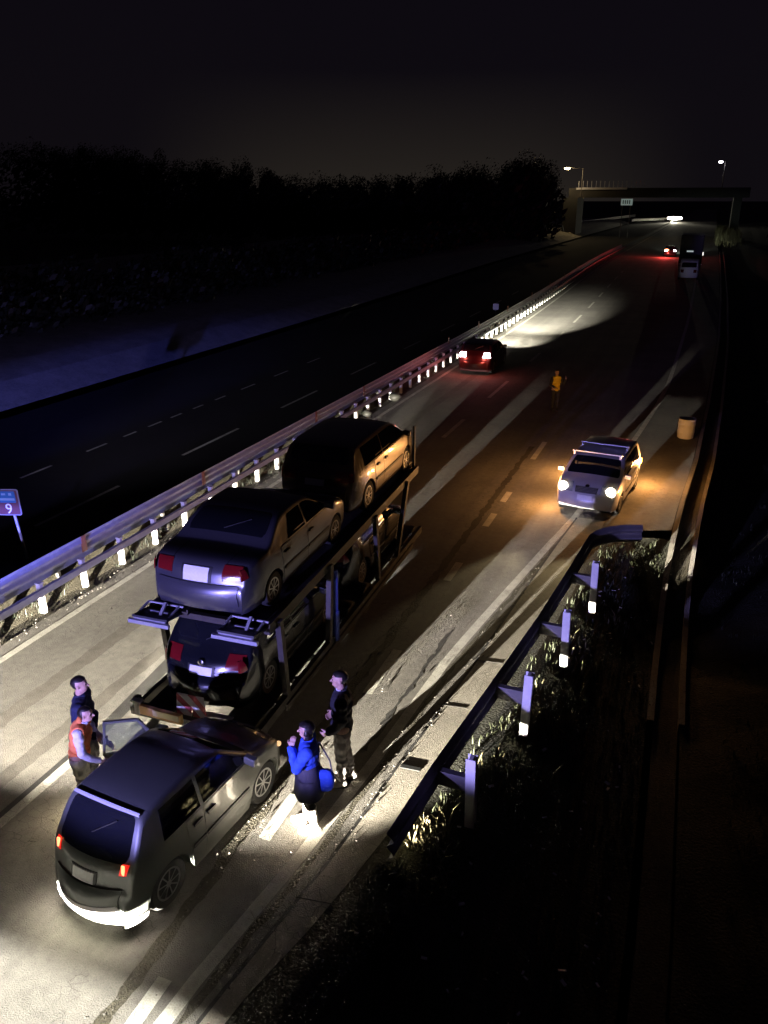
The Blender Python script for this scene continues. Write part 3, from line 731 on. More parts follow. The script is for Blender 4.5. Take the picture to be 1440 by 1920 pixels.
part('front_post', lambda b: b.tube((LW - .1, 8.1, upz(8)), (LW - .1, 8.1, 3.05), .035, .03), M['black']); part('front_post', lambda b: b.tube((-LW + .1, 8.1, upz(8)), (-LW + .1, 8.1, 2.5), .035, .03), M['black'])
for y in (4.0, 4.85):
    for sg in (-1, 1):
        w = part('wheel', lambda b: b.lathe([(.12, -.10), (.2, -.10), (.2, .10), (.12, .10)], (sg * .88, y, .32), 'X'), M['rail_dark'], smooth=40)
        part('tyre', lambda b: b.lathe([(.2, -.10), (.30, -.11), (.32, -.06), (.32, .06), (.30, .11), (.2, .10)], (sg * .88, y, .32), 'X', 30), M['rubber'], w, 40)
for sg, x in ((-1, -.76), (1, .68)):                      # two folded loading ramps at the tail of the upper deck
    r_ = part('ramp', lambda b: b.box((x, .46, 1.93), (.60, .48, .035), rx=R(-10)), M['ramp_plate'])
    part('ramp_edge', lambda b: b.box((x, .20, 1.90), (.74 if sg > 0 else .70, .05, .06)), M['ramp'], r_)
    def fr(b):
        z = lambda y: 1.95 + (y + .19) * math.tan(R(10))
        for a, c in (((x - .28, -.42), (x + .26, -.42)), ((x - .28, -.02), (x + .33, -.02)), ((x - .28, -.42), (x - .28, -.02)), ((x + .26, -.42), (x + .26, -.02)), ((x - .12, -.22), (x + .18, -.22))):
            b.bar((a[0], a[1] + .66, z(a[1]) + .03), (c[0], c[1] + .66, z(c[1]) + .03), .03, .03)
        b.bar((x + .10, .36, z(-.3) + .03), (x + .10, .54, z(-.1) + .14), .045, .04)
    part('ramp_frame', fr, M['ramp'], r_)
# tail: underrun beam with its lamp board, striped boards, pale plate
part('tail_beam', lambda b: (b.box((0, -.06, .50), (2.1, .10, .12)), b.box((-.95, -.04, .62), (.09, .08, .24))), M['truck'])
lb = part('lamp_board', lambda b: b.box((-.46, -.16, .60), (.74, .06, .15), rz=R(-3)), mat('lamp_board', (.75, .42, .16), .45, noise=.3, nscale=7))
part('lamp_lens', lambda b: b.box((-.36, -.198, .61), (.46, .012, .10), rz=R(-3)), mat('cream_lens', (.92, .80, .55), .3), lb)
part('end_cap', lambda b: (b.tube((-.90, -.12, .50), (-.90, -.12, .70), .06, .05, 14), b.box((-.90, -.12, .72), (.16, .1, .035))), M['white_post'], lb)
sm = bpy.data.materials.new('striped_board'); sm.use_nodes = True; t = sm.node_tree; p = t.nodes['Principled BSDF']
c_ = t.nodes.new('ShaderNodeTexCoord'); mp = t.nodes.new('ShaderNodeMapping'); mp.inputs['Rotation'].default_value = (0, R(45), 0)
wv_ = t.nodes.new('ShaderNodeTexWave'); wv_.inputs['Scale'].default_value = 1.5; rp = t.nodes.new('ShaderNodeValToRGB'); rp.color_ramp.interpolation = 'CONSTANT'
rp.color_ramp.elements[0].color = (.55, .09, .10, 1); rp.color_ramp.elements[1].color = (.85, .80, .78, 1); rp.color_ramp.elements[1].position = .45
t.links.new(c_.outputs['Object'], mp.inputs[0]); t.links.new(mp.outputs[0], wv_.inputs[0]); t.links.new(wv_.outputs['Fac'], rp.inputs[0]); t.links.new(rp.outputs[0], p.inputs['Base Color'])
for x, a in ((-.165, 4), (.085, -5)):
    part('striped_board', lambda b: b.box((x, .02, .70), (.24, .02, .42), ry=R(a), rz=R(a)), sm)
part('tail_plate', lambda b: b.box((.33, .05, .535), (.46, .30, .02)), mat('pale_board', (.55, .53, .47), .5, noise=.15, nscale=5))

cars_t = 'cars loaded on the transporter'
def on_tr(x, y, z, extra=0):
    q = TR.matrix_basis if False else Matrix.Translation((-6.30, 8.35, 0)) @ Matrix.Rotation(R(2.2), 4, 'Z')
    v = q @ Vector((x, y, z)); return (v.x, v.y, v.z)
make_car('silver saloon on the rear of the upper deck, boot lit by blue light', 'car', cars_t, 'sedan', 3.95, 1.72, 1.30, on_tr(-.02, 2.42, upz(2.4) + .03), R(2.2), M['paint_silver'], name='saloon_car')
make_car('dark brown car on the front of the upper deck, its side lit orange', 'car', cars_t, 'estate', 3.95, 1.66, 1.42, on_tr(.05, 6.55, upz(6.5) + .03), R(2.2), M['paint_ochre'], name='loaded_car')
lowc, lc = make_car('black hatchback with a round tail badge on the lower deck under the silver saloon', 'car', cars_t, 'hatch', 3.75, 1.60, 1.34, on_tr(.02, 2.16, .49), R(2.2), M['paint_black'], name='loaded_car')
em = MB(); p, nn = lc.top(5.75, 0, .02); em.lathe([(.004, -.006), (.055, -.004), (.06, 0), (.055, .006), (.004, .008)], n=20)
em.build('emblem', M['chrome'], lowc, loc=p, rot=(R(82), 0, 0), smooth=50)
make_car('black car on the lower deck under the dark brown car', 'car', cars_t, 'hatch', 3.75, 1.62, 1.30, on_tr(.04, 6.25, .49), R(2.2), M['paint_black'], name='loaded_car')

# ---------------------------------------------------------------- estate car with headlamps facing the camera
suv, sc_ = make_car('pale silver estate car with roof bars and its headlamps on, facing the bridge', 'car', None, 'estate', 3.5, 1.68, 1.36, (-2.02, 21.95, 0), R(180 - 5.6), M['paint_pale'],
                    name='estate_car', head='lit', rack=(-.20, .72))
def sl(x, y, z): 
    v = Matrix.Translation((-2.02, 21.95, 0)) @ Matrix.Rotation(R(180 - 5.6), 4, 'Z') @ Vector((x, y, z)); return tuple(v)
f_ = Vector(sl(0, 1, 0)) - Vector(sl(0, 0, 0))
for x in (-.62, .62):
    spot('headlamp_beam', sl(x, 1.92, .66), (f_.x - .08, f_.y, -.13), 800, 13, (1, .82, .46), .7, .05, 1.6, 1)
for x, y, pw in ((-.95, -1.45, 230), (.95, -1.45, 250), (.95, 1.45, 150), (-.98, 1.35, 18)):
    point('amber_flash', sl(x, y, .72), pw, (1, .45, .13), .05)
q = MB(); q.box((0, 0, 0), (.04, .16, .13)); q.build('indicator_lamp', M['amber_hot'], suv, loc=(-.82, -1.40, .74))

# car driving away in the left lane
dr, dc = make_car('dark red car driving away in the left lane with bright brake lamps', 'car', None, 'hatch', 3.9, 1.72, 1.42, (-9.75, 38.7, 0), R(1.5), M['paint_red'], name='moving_car', tail='brake', plate=False)
for x in (-.6, .6):
    spot('headlamp_beam', (-9.75 + x, 40.75, .66), el(-1, 2.6), 330000, 3.6, (1, .96, .80), .8, .05, 7, 1)
    spot('headlamp_beam', (-9.75 + x, 40.75, .66), el(-5, 6.0), 60000, 7, (1, .96, .80), .9, .05, 4.5, 1)
    point('tail_glow', (-9.75 + x * 1.1, 36.45, .85), 26, (1, .13, .09), .08)

# ---------------------------------------------------------------- far vehicles
make_car('white van parked on the shoulder seen from behind, far down the road', 'van', None, 'van', 4.6, 2.0, 1.95, (-1.75, 92.4, 0), R(0), M['paint_white'], name='parked_van', doors=False, plate=False)
spot('van_fill', (-2.6, 75, .7), (.05, 1, .012), 110, 7, (.9, 1, .95), .6, .05)  # added beam with no vehicle, brightens the far van's rear
tk = empty('box_truck', (-1.95, 103, 0), 0, 'dark box truck standing in front of the white van', 'truck')
part('cargo_box', lambda b: b.box((0, 0, 2.35), (2.4, 6.2, 3.3)), M['black'], tk)
part('chassis', lambda b: (b.box((0, .6, .62), (.9, 8.4, .2)), b.box((0, -3.05, .55), (2.3, .1, .14))), M['truck'], tk)
part('cab', lambda b: b.box((0, 4.2, 1.5), (2.2, 1.8, 2.2)), M['paint_black'], tk)
part('roof_light', lambda b: b.box((-.1, -3.14, 2.3), (.7, .06, .16)), mat('white_marker', (.8, .85, .85), .3, emit=(.8, .95, .95), es=.35), tk)
part('marker_lamp', lambda b: b.box((1.28, -3.0, 2.05), (.10, .08, .34)), mat('white_marker_hot', (.8, .85, .8), .3, emit=(1, .97, .88), es=1.6), tk)
for sg in (-1, 1):
    for y in (-1.8, 3.8):
        w = part('wheel', lambda b: b.lathe([(.15, -.12), (.28, -.12), (.28, .12), (.15, .12)], (sg * 1.0, y, .5), 'X'), M['rail_dark'], tk, 40)
        part('tyre', lambda b: b.lathe([(.28, -.13), (.46, -.14), (.5, -.08), (.5, .08), (.46, .14), (.28, .13)], (sg * 1.0, y, .5), 'X', 24), M['rubber'], w, 40)
rc, _ = make_car('car with a glowing red tail lamp passing the box truck, far down the road', 'car', None, 'sedan', 4.3, 1.75, 1.42, (-5.3, 128, 0), R(2), M['paint_black'], name='passing_car', tail='brake', doors=False, plate=False)
part('lamp_halo', lambda b: b.lathe([(.05, 0), (.26, .05), (.3, .12), (.2, .2), (.05, .22)], n=16), mat('red_lamp_core', (.6, .05, .02), .3, emit=(1, .40, .16), es=6), rc, 60).location = (-.5, -2.25, .9)
point('tail_glow', (-5.8, 124.5, .9), 700, (1, .06, .05), .1)
spot('headlamp_beam', (-4.9, 131, .7), (.06, 1, -.012), 9000, 22, (.85, 1, .88), .7, .05, 2, 1)
oc, _ = make_car('oncoming car with dazzling headlamps in the distance under the overpass', 'car', None, 'hatch', 4.2, 1.8, 1.5, (-13.0, 318, 0), R(177), M['paint_black'], name='oncoming_car', head='lit', doors=False, plate=False)
for x in (-1.0, .75): part('lamp_flare', lambda b: b.lathe([(.05, 0), (1.3, .1), (1.7, .5), (1.3, .9), (.05, 1.0)], n=18), mat('dazzling_lamp', (.9, .9, .8), .3, emit=(1, .93, .75), es=25), oc, 60).__setattr__('location', (x, 2.3, .85))
spot('headlamp_beam', (-13.2, 314, .9), (.02, -1, -.012), 22000, 30, (1, .93, .70), .9, .1, 2, 1)

# ---------------------------------------------------------------- overpass, lamps, far signs
ov = empty('overpass_bridge', (-12, 192, 0), R(0), 'dark overpass bridge crossing the motorway in the distance', 'bridge')
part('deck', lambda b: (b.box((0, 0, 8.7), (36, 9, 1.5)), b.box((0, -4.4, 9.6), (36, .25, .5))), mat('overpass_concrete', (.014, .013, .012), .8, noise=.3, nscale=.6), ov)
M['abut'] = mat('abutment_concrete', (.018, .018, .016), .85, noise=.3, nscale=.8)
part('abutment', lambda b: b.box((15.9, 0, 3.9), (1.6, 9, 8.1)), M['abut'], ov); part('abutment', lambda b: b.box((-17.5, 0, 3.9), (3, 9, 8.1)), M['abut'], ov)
part('parapet', lambda b: b.box((-11.2, -4.60, 9.75), (10.5, .12, .42)), M['steel'], ov)
part('parapet_railing', lambda b: [b.box((-16 + k * .9, -4.55, 10.6), (.08, .08, 1.3)) for k in range(16)], M['steel'], ov)
def lamp(loc, h, arm, label, col, es, pw, rad):
    r = empty('street_lamp', loc, 0, label, 'street lamp')
    part('pole', lambda b: b.tube((0, 0, 0), (0, 0, h), .10, .07), M['rail_dark'], r, 40)
    part('arm', lambda b: b.tube((0, 0, h - .05), (arm, 0, h + .15), .05, .05), M['rail_dark'], r, 40)
    hd = part('lamp_head', lambda b: b.lathe([(.05, .1), (rad, .02), (rad * 1.05, -.12), (rad * .8, -.3), (.05, -.36)], (arm, 0, h + .1), n=18), mat('lamp_glow', (.9, .8, .6), .3, emit=col, es=es), r, 60)
    part('hood', lambda b: b.lathe([(.05, .3), (rad * .9, .18), (rad * 1.1, .03), (rad * .9, .06)], (arm, 0, h + .12), n=18), M['rail_dark'], hd, 60)
    point('street_light', (loc[0] + arm, loc[1], loc[2] + h - .7), pw, col, .2)
lamp((-27.0, 185, 8.0), 5.7, -3.3, 'tall street lamp with a warm yellow light beside the overpass', (1, .72, .36), 10, 1500, .62)
lamp((.6, 195, 8.0), 6.9, -.9, 'street lamp with a cold white light on the overpass right end', (.92, .88, 1), 8, 120, .42)
sg_ = empty('direction_sign', (-17.2, 182, 0), 0, 'small white road sign on posts before the overpass', 'sign')
M['sign_face'] = mat('sign_face_glow', (.75, .85, .8), .4, emit=(.75, .95, .85), es=.16)  # weak glow put into the board's colour, no lamp in it
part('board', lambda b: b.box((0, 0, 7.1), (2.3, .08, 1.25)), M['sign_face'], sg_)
part('post', lambda b: [b.tube((x, .1, 0), (x, .1, 6.6), .07) for x in (-.8, .8)], M['rail_dark'], sg_)
part('lettering_panel', lambda b: [b.box((-.7 + .42 * k, -.05, 7.1), (.2, .02, .7)) for k in range(4)], mat('sign_dark', (.15, .2, .18), .5), sg_)
g2 = empty('far_guardrail', (-30, 300, 0), 0, 'pale guardrail catching light on the far bend before the overpass', 'guardrail')
part('beam', lambda b: b.bar((-8, -40, .9), (1, 45, 1.6), .3, .9), M['white_post'], g2)
part('post', lambda b: [b.box((-8 + k * 1.0, -40 + k * 9.4, .5), (.15, .15, 1.0)) for k in range(10)], M['rail_dark'], g2)
g3 = empty('far_guardrail', (-20, 330, 0), 0, 'far guardrail lit beside the oncoming headlamps', 'guardrail')
part('beam', lambda b: b.bar((-7, -20, .7), (5, -2, .9), .3, .8), M['white_post'], g3)
part('post', lambda b: [b.box((-7 + k * 1.7, -20 + k * 2.5, .4), (.15, .15, .9)) for k in range(8)], M['rail_dark'], g3)
# lit bank beside the box truck
tufts('grass', [(random.uniform(.6, 5), random.uniform(150, 210), random.uniform(.1, 1.5)) for _ in range(700)], M['dry_grass'], .5, 1.6)

# ---------------------------------------------------------------- roadside things
ks = empty('kilometre_sign', (-13.83, 12.77, 0), 0, 'leaning blue and brown road sign with a white 9 on a thin pole', 'sign')
part('pole', lambda b: b.tube((0, 0, -.1), (-.10, 0, 1.2), .032, .032), M['steel'], ks, 40)
SB = MB()
def rrect(x0, x1, z0, z1, r, y):
    out = []
    for cx_, cz, a0 in ((x1 - r, z1 - r, 0), (x0 + r, z1 - r, 90), (x0 + r, z0 + r, 180), (x1 - r, z0 + r, 270)):
        for k in range(5): a = R(a0 + k * 22.5); out.append((cx_ + r * math.cos(a), y, cz + r * math.sin(a)))
    return out
def plate_(b, x0, x1, z0, z1, r, y0, y1):
    f = rrect(x0, x1, z0, z1, r, y0); g = rrect(x0, x1, z0, z1, r, y1); n = len(f)
    b.add(f + g, [tuple(range(n)), tuple(range(n, 2 * n))[::-1]] + [(k, (k + 1) % n, n + (k + 1) % n, n + k) for k in range(n)])
bd = part('board', lambda b: plate_(b, -.44, .13, 1.11, 1.74, .05, -.035, -.055), mat('sign_rim', (.28, .28, .28), .4), ks)
part('brown_panel', lambda b: plate_(b, -.415, .105, 1.135, 1.715, .035, -.058, -.060), mat('sign_brown', (.16, .06, .055), .45), bd)
part('blue_panel', lambda b: plate_(b, -.40, .055, 1.42, 1.69, .02, -.063, -.065), mat('sign_blue', (.05, .22, .40), .45), bd)
part('lettering', lambda b: (b.box((-.22, -.067, 1.62), (.10, .003, .045)), b.box((-.06, -.067, 1.62), (.07, .003, .06)), b.box((-.17, -.067, 1.50), (.40, .003, .055))), mat('sign_pale_blue', (.35, .55, .62), .5), bd)
fc = bpy.data.curves.new('digit', 'FONT'); fc.body = '9'; fc.size = .34; fc.align_x = 'CENTER'; fc.extrude = .004
fo = bpy.data.objects.new('digit', fc); COL.objects.link(fo)
dg = bpy.context.evaluated_depsgraph_get(); me = bpy.data.meshes.new_from_object(fo.evaluated_get(dg)); bpy.data.objects.remove(fo)
do = bpy.data.objects.new('digit', me); COL.objects.link(do); me.materials.clear(); me.materials.append(M['white_refl']); do.parent = bd; do.rotation_euler = (R(90), 0, 0); do.location = (-.15, -.067, 1.16)
ks.rotation_euler = (0, R(-2), R(14))
ss = empty('marker_post', (-13.15, 55.1, -.02), 0, 'small white square marker on a thin post behind the median guardrail', 'sign')
part('post', lambda b: b.tube((0, 0, 0), (0, 0, .9), .025), M['rail_dark'], ss)
part('board', lambda b: plate_(b, -.2, .2, .72, 1.12, .06, -.03, -.05), M['white_refl'], ss)
# plastic barrel
br = empty('plastic_barrel', (.05, 29.0, 0), 0, 'white open-topped plastic barrel on the shoulder by the channel', 'barrel')
part('drum', lambda b: b.lathe([(.26, 0), (.31, .03), (.325, .25), (.335, .27), (.335, .31), (.325, .33), (.33, .55), (.345, .57), (.345, .62), (.33, .64), (.325, .80), (.30, .80), (.30, .10), (.02, .09)], n=30), M['white_post'], br, 40)
part('rim', lambda b: b.grid([[((.33 + .016 * math.cos(u)) * math.cos(a), (.33 + .016 * math.cos(u)) * math.sin(a), .80 + .016 * math.sin(u)) for u in [i * math.pi / 4 for i in range(8)]] for a in [k * math.pi / 15 for k in range(31)]], close=True), M['white_post'], br, 60)
br.scale = (.86, .86, .86)
# traffic cone
tcn = empty('traffic_cone', (-8.1, 22.7, 0), 0, 'small white traffic cone beside the front of the transporter', 'cone')
part('cone', lambda b: b.lathe([(.15, .03), (.13, .05), (.035, .46), (.02, .47)], n=20), M['white_refl'], tcn, 40)
part('base', lambda b: b.box((0, 0, .015), (.36, .36, .03)), M['white_post'], tcn)
part('stripe', lambda b: b.lathe([(.107, .17), (.082, .27)], n=20), mat('cone_stripe', (.6, .6, .55), .5), tcn, 40)
M['rubbish'] = mat('rubbish_plastic', (.05, .05, .04), .6, noise=.4, nscale=9)
# rubbish under the median rail
def sack(loc, r, label):
    b = MB(); rows = []
    for i in range(9):
        v = -math.pi / 2 + math.pi * i / 8; rows.append([(r * (1 + .18 * math.sin(3 * a + 2 * i)) * math.cos(v) * math.cos(a), r * 1.3 * math.cos(v) * math.sin(a), r * .75 * (1 + math.sin(v))) for a in [k * math.pi / 8 for k in range(16)]])
    b.grid(rows, close=True); return tag(b.build('rubbish_sack', M['rubbish'], loc=loc, rot=(0, 0, random.uniform(0, 3)), smooth=60), label, 'rubbish', 'rubbish under the median rail')
sack((-11.35, 30.5, -.01), .24, 'pale lumpy rubbish sack under the median rail behind the moving car')
sack((-11.45, 27.7, -.01), .17, 'small pale rubbish sack at the foot of the median posts beside the transporter front')
sack((-11.95, 15.3, -.01), .20, 'crumpled white rubbish lying between the median posts left of the silver saloon')
b = MB()
for _ in range(70):
    y = random.uniform(5.5, 18); x = random.uniform(lerp_tab(gutR, y) + .5, .0); s_ = random.uniform(.012, .045)
    k = (x - lerp_tab(gutR, y)) / (lerp_tab(ditch, y) - lerp_tab(gutR, y)); b.box((x, y, .04 - drop(y) * min(1, max(0, k - .18) * 1.6) ** .8), (s_ * 2.2, s_, .008), rz=random.uniform(0, 3), rx=random.uniform(-.6, .6))
o = b.build('litter', M['plate']); o['kind'] = 'stuff'

# ---------------------------------------------------------------- people
import numpy as np
from mathutils import noise as mnoise
def capsule(b, p0, p1, r0, r1, n=14):
    p0, p1 = Vector(p0), Vector(p1); d = p1 - p0; L = max(d.length, 1e-4); d = d / L; a = d.orthogonal().normalized(); c = d.cross(a)
    st = [(-r0 * math.cos(t), r0 * math.sin(t)) for t in [i * math.pi / 12 for i in range(7)]] + [(L + r1 * math.sin(t), r1 * math.cos(t)) for t in [i * math.pi / 12 for i in range(7)]]
    st[0] = (st[0][0], r0 * .02); st[-1] = (st[-1][0], r1 * .02)
    rows = [[p0 + d * h + (a * math.cos(k * 2 * math.pi / n) + c * math.sin(k * 2 * math.pi / n)) * r for k in range(n)] for h, r in st]
    b.grid(rows, close=True); k0 = len(b.v) - len(rows) * n
    b.f.append([k0 + i for i in range(n)][::-1]); b.m.append(0); b.f.append([k0 + (len(rows) - 1) * n + i for i in range(n)]); b.m.append(0)
def ellip(b, c, r, n=18):
    rows = []
    for i in range(1, n // 2):
        v = -math.pi / 2 + math.pi * i / (n // 2); rows.append([(c[0] + r[0] * math.cos(v) * math.cos(t), c[1] + r[1] * math.cos(v) * math.sin(t), c[2] + r[2] * math.sin(v)) for t in [2 * math.pi * k / n for k in range(n)]])
    k0 = len(b.v); b.grid(rows, close=True); m = len(rows)
    b.f.append([k0 + i for i in range(n)][::-1]); b.m.append(0); b.f.append([k0 + (m - 1) * n + i for i in range(n)]); b.m.append(0)
M['skin'] = mat('skin', (.50, .30, .22), .5, noise=.08, nscale=20)
M['eye'] = mat('eye_dark', (.02, .015, .015), .3)
M['lip'] = mat('lips', (.32, .13, .11), .5)
M['hair'] = mat('hair_dark', (.012, .009, .008), .45)

def person(label, loc, rz, height, J, outfit, hair_style='short', voxel=.0062, group='people standing around the hatchback'):
    """J: joint overrides. outfit: list of (name, regions, z_lo, z_hi, offset, material)."""
    j = dict(lean=(0, 0), head=(0, 0, 0), shL=(-.185, 0, 1.40), shR=(.185, 0, 1.40), elL=(-.24, -.02, 1.13), elR=(.24, -.02, 1.13), wrL=(-.25, .06, .90), wrR=(.25, .06, .90),
             hdL=(0, .2, -1), hdR=(0, .2, -1), hipL=(-.09, 0, .92), hipR=(.09, 0, .92), knL=(-.10, .02, .50), knR=(.10, .02, .50), anL=(-.10, -.02, .085), anR=(.10, -.02, .085), toL=(-.12, .16, .035), toR=(.12, .16, .035), belly=0)
    j.update(J); lx, ly = j['lean']                       # lean: shift of the shoulders relative to the pelvis
    def ln(p):                                             # bend the trunk above z = .95
        k = max(0, (p[2] - .95) / .45); return (p[0] + lx * k, p[1] + ly * k, p[2] - .5 * (lx * lx + ly * ly) * k * k * 1.1)
    P = []
    E_ = lambda c, r, g: P.append(('e', ln(c), r, g))
    C_ = lambda a, c, r0, r1, g: P.append(('c', a, c, r0, r1, g))
    bl = j['belly']
    E_((0, 0, .95), (.165, .12, .13), 'pelvis'); E_((0, bl * .3, 1.10), (.150 + bl * .3, .112 + bl, .15), 'torso'); E_((0, 0, 1.27), (.178, .122, .18), 'torso')
    C_(ln((-.14, 0, 1.40)), ln((.14, 0, 1.40)), .066, .066, 'torso'); C_(ln((0, -.015, 1.39)), ln((0, 0, 1.49)), .085, .055, 'torso')
    hx, hy, hz = ln((j['head'][0], j['head'][1], 1.66)); hz += j['head'][2]
    C_(ln((0, -.005, 1.43)), (hx, hy - .01, hz - .10), .056, .054, 'neck')
    H = lambda x, y, z: (hx + x, hy + y, hz + z)
    P.append(('e', H(0, -.008, .005), (.076, .097, .088), 'head')); P.append(('e', H(0, .032, -.072), (.054, .060, .070), 'head')); P.append(('e', H(0, .045, -.02), (.062, .05, .06), 'head'))
    C_(H(0, .090, -.015), H(0, .112, -.045), .010, .015, 'head'); C_(H(-.035, .078, .012), H(.035, .078, .012), .013, .013, 'head'); C_(H(-.018, .084, -.085), H(.018, .084, -.085), .010, .010, 'head')
    for s in (-1, 1): P.append(('e', H(s * .078, -.008, -.03), (.013, .022, .033), 'head'))
    for s, q in ((-1, 'L'), (1, 'R')):
        sh, e_, w_ = ln(j['sh' + q]), j['el' + q], j['wr' + q]
        C_(sh, e_, .060, .044, 'arm'); C_(e_, w_, .044, .029, 'arm')
        d = Vector(j['hd' + q]).normalized(); w0 = Vector(w_); side = Vector((-s * .25, 1, 0)); side = (side - d * side.dot(d)).normalized(); nrm = d.cross(side).normalized()
        if nrm.x * s > 0: nrm = -nrm
        for k in range(3): C_(w0 + side * (k - 1) * .012, w0 + d * .075 + side * (k - 1) * .028, .017, .014, 'hand')
        for k, (ln_, off) in enumerate(((.062, 1.55), (.078, .52), (.083, -.52), (.073, -1.55))):
            b0 = w0 + d * .085 + side * off * .0215; b1 = b0 + (d + nrm * .35) .normalized() * ln_ * .55; b2 = b1 + (d + nrm * (.9 + .1 * k)).normalized() * ln_ * .45
            C_(b0 - d * .02, b1, .0100, .0092, 'hand'); C_(b1, b2, .0092, .0078, 'hand')
        t0 = w0 + d * .03 + side * .026; t1 = t0 + (d * .6 + side * .8 + nrm * .3).normalized() * .042; t2 = t1 + (d + side * .25 + nrm * .5).normalized() * .032
        C_(t0, t1, .0135, .0115, 'hand'); C_(t1, t2, .0115, .009, 'hand')
        hp, kn, an, to = j['hip' + q], j['kn' + q], j['an' + q], j['to' + q]
        C_(hp, kn, .098, .062, 'leg'); C_(kn, (kn[0] * .7 + an[0] * .3, kn[1] * .7 + an[1] * .3 - .018, kn[2] * .7 + an[2] * .3), .058, .060, 'leg'); C_((kn[0] * .7 + an[0] * .3, kn[1] * .7 + an[1] * .3 - .018, kn[2] * .7 + an[2] * .3), an, .058, .040, 'leg')
        fd = (Vector(to) - Vector(an)); fd.z = 0; fd.normalize(); an_ = Vector(an)
        C_(an_, an_ - fd * .035 - Vector((0, 0, an[2] - (to[2] + .008))), .040, .042, 'foot'); C_(an_ - fd * .035 - Vector((0, 0, an[2] - (to[2] + .008))), to, .042, .034, 'foot'); C_(an, Vector(to) - fd * .06 + Vector((0, 0, .012)), .040, .036, 'foot')
    b = MB()
    for p in P: (ellip(b, p[1], p[2]) if p[0] == 'e' else capsule(b, p[1], p[2], p[3], p[4]))
    raw = b.build('person', M['skin'])
    md = raw.modifiers.new('r', 'REMESH'); md.mode = 'VOXEL'; md.voxel_size = voxel
    s2 = raw.modifiers.new('s', 'SMOOTH'); s2.factor = .5; s2.iterations = 3
    dg = bpy.context.evaluated_depsgraph_get(); me = bpy.data.meshes.new_from_object(raw.evaluated_get(dg)); bpy.data.objects.remove(raw)
    body = bpy.data.objects.new('person', me); COL.objects.link(body)
    me.materials.clear()
    for m in (M['skin'], M['eye'], M['lip']): me.materials.append(m)
    me.polygons.foreach_set('use_smooth', [True] * len(me.polygons))
    nv, nf = len(me.vertices), len(me.polygons)
    co = np.empty(nv * 3); me.vertices.foreach_get('co', co); co = co.reshape(-1, 3)
    no = np.empty(nv * 3); me.vertices.foreach_get('normal', no); no = no.reshape(-1, 3)
    fc_ = np.empty(nf * 3); me.polygons.foreach_get('center', fc_); fc_ = fc_.reshape(-1, 3)
    best = np.full(nf, 9.0); reg = np.zeros(nf, int); names = ['pelvis', 'torso', 'neck', 'head', 'arm', 'hand', 'leg', 'foot']
    for p in P:
        if p[0] == 'e': d = (np.linalg.norm((fc_ - np.array(p[1])) / np.array(p[2]), axis=1) - 1) * min(p[2])
        else:
            a, c = np.array(p[1]), np.array(p[2]); ab = c - a; t = np.clip(((fc_ - a) @ ab) / max(ab @ ab, 1e-9), 0, 1)
            d = np.linalg.norm(fc_ - a - t[:, None] * ab, axis=1) - (p[3] + (p[4] - p[3]) * t)
        k = d < best; best[k] = d[k]; reg[k] = names.index(p[-1])
    mi = np.zeros(nf, int)
    for s in (-1, 1): mi[np.linalg.norm((fc_ - np.array(H(s * .031, .092, -.012))) / np.array([.016, .03, .009]), axis=1) < 1] = 1
    mi[np.linalg.norm((fc_ - np.array(H(0, .092, -.083))) / np.array([.026, .03, .007]), axis=1) < 1] = 2
    me.polygons.foreach_set('material_index', mi.astype(np.int32)); me.update()
    faces = [tuple(q.vertices) for q in me.polygons]
    sc = height / 1.75
    def shell(name, sel, off, m, wr=.004):
        idx = np.nonzero(sel)[0]
        if not len(idx): return
        used = {}; vs, fs, cnt = [], [], {}
        for f in idx:
            q = []
            for v in faces[f]:
                if v not in used:
                    used[v] = len(vs); p = Vector(co[v]); o_ = off + wr * (mnoise.noise(p * 9) + .6 * mnoise.noise(p * 23)) + wr * .7 * math.sin(p.z * 46 + 5 * mnoise.noise(p * 4))
                    vs.append(tuple(co[v] + no[v] * max(.003, o_)))
                q.append(used[v])
            fs.append(q)
            for a, c in zip(q, q[1:] + q[:1]): cnt[(a, c)] = 1
        inv = {k: v for v, k in used.items()}; inner = {}
        for (a, c) in list(cnt):
            if (c, a) not in cnt:
                for x in (a, c):
                    if x not in inner: inner[x] = len(vs); vs.append(tuple(co[inv[x]] - no[inv[x]] * .004))
                fs.append([c, a, inner[a], inner[c]])
        b = MB(); b.v = vs; b.f = fs; b.m = [0] * len(fs); return b.build(name, m, body, smooth=75, fix=False)
    R_ = lambda *g: np.isin(reg, [names.index(x) for x in g])
    for name, regs, zl, zh, off, m in outfit: shell(name, R_(*regs) & (fc_[:, 2] >= zl) & (fc_[:, 2] <= zh), off, m, .010 if name in ('jacket', 'jumper', 'trousers', 'vest', 'shirt', 'leggings') else .004)
    hl = fc_ - np.array([hx, hy, hz])
    if hair_style == 'short': hs = R_('head') & ((hl[:, 2] > .045 - .5 * np.minimum(0, hl[:, 1] - .02) * 0) & (hl[:, 1] < .085) | (hl[:, 1] < -.035) & (hl[:, 2] > -.075)) & ~((hl[:, 1] > .05) & (hl[:, 2] < .05)); shell('hair', hs, .011, M['hair'], .003)
    elif hair_style == 'long':
        hs = R_('head', 'neck') & ((hl[:, 2] > .05) | (hl[:, 1] < .015) & (hl[:, 2] > -.2)); shell('hair', hs, .022, M['hair'], .006)
    elif hair_style == 'balding': shell('hair', R_('head') & (((hl[:, 1] < -.02) & (hl[:, 2] > -.07)) | (hl[:, 2] > .055)), .006, M['hair'], .002)
    body.location = loc; body.rotation_euler = (0, 0, R(rz)); body.scale = (sc, sc, sc)
    tag(body, label, 'person', group)
    return body
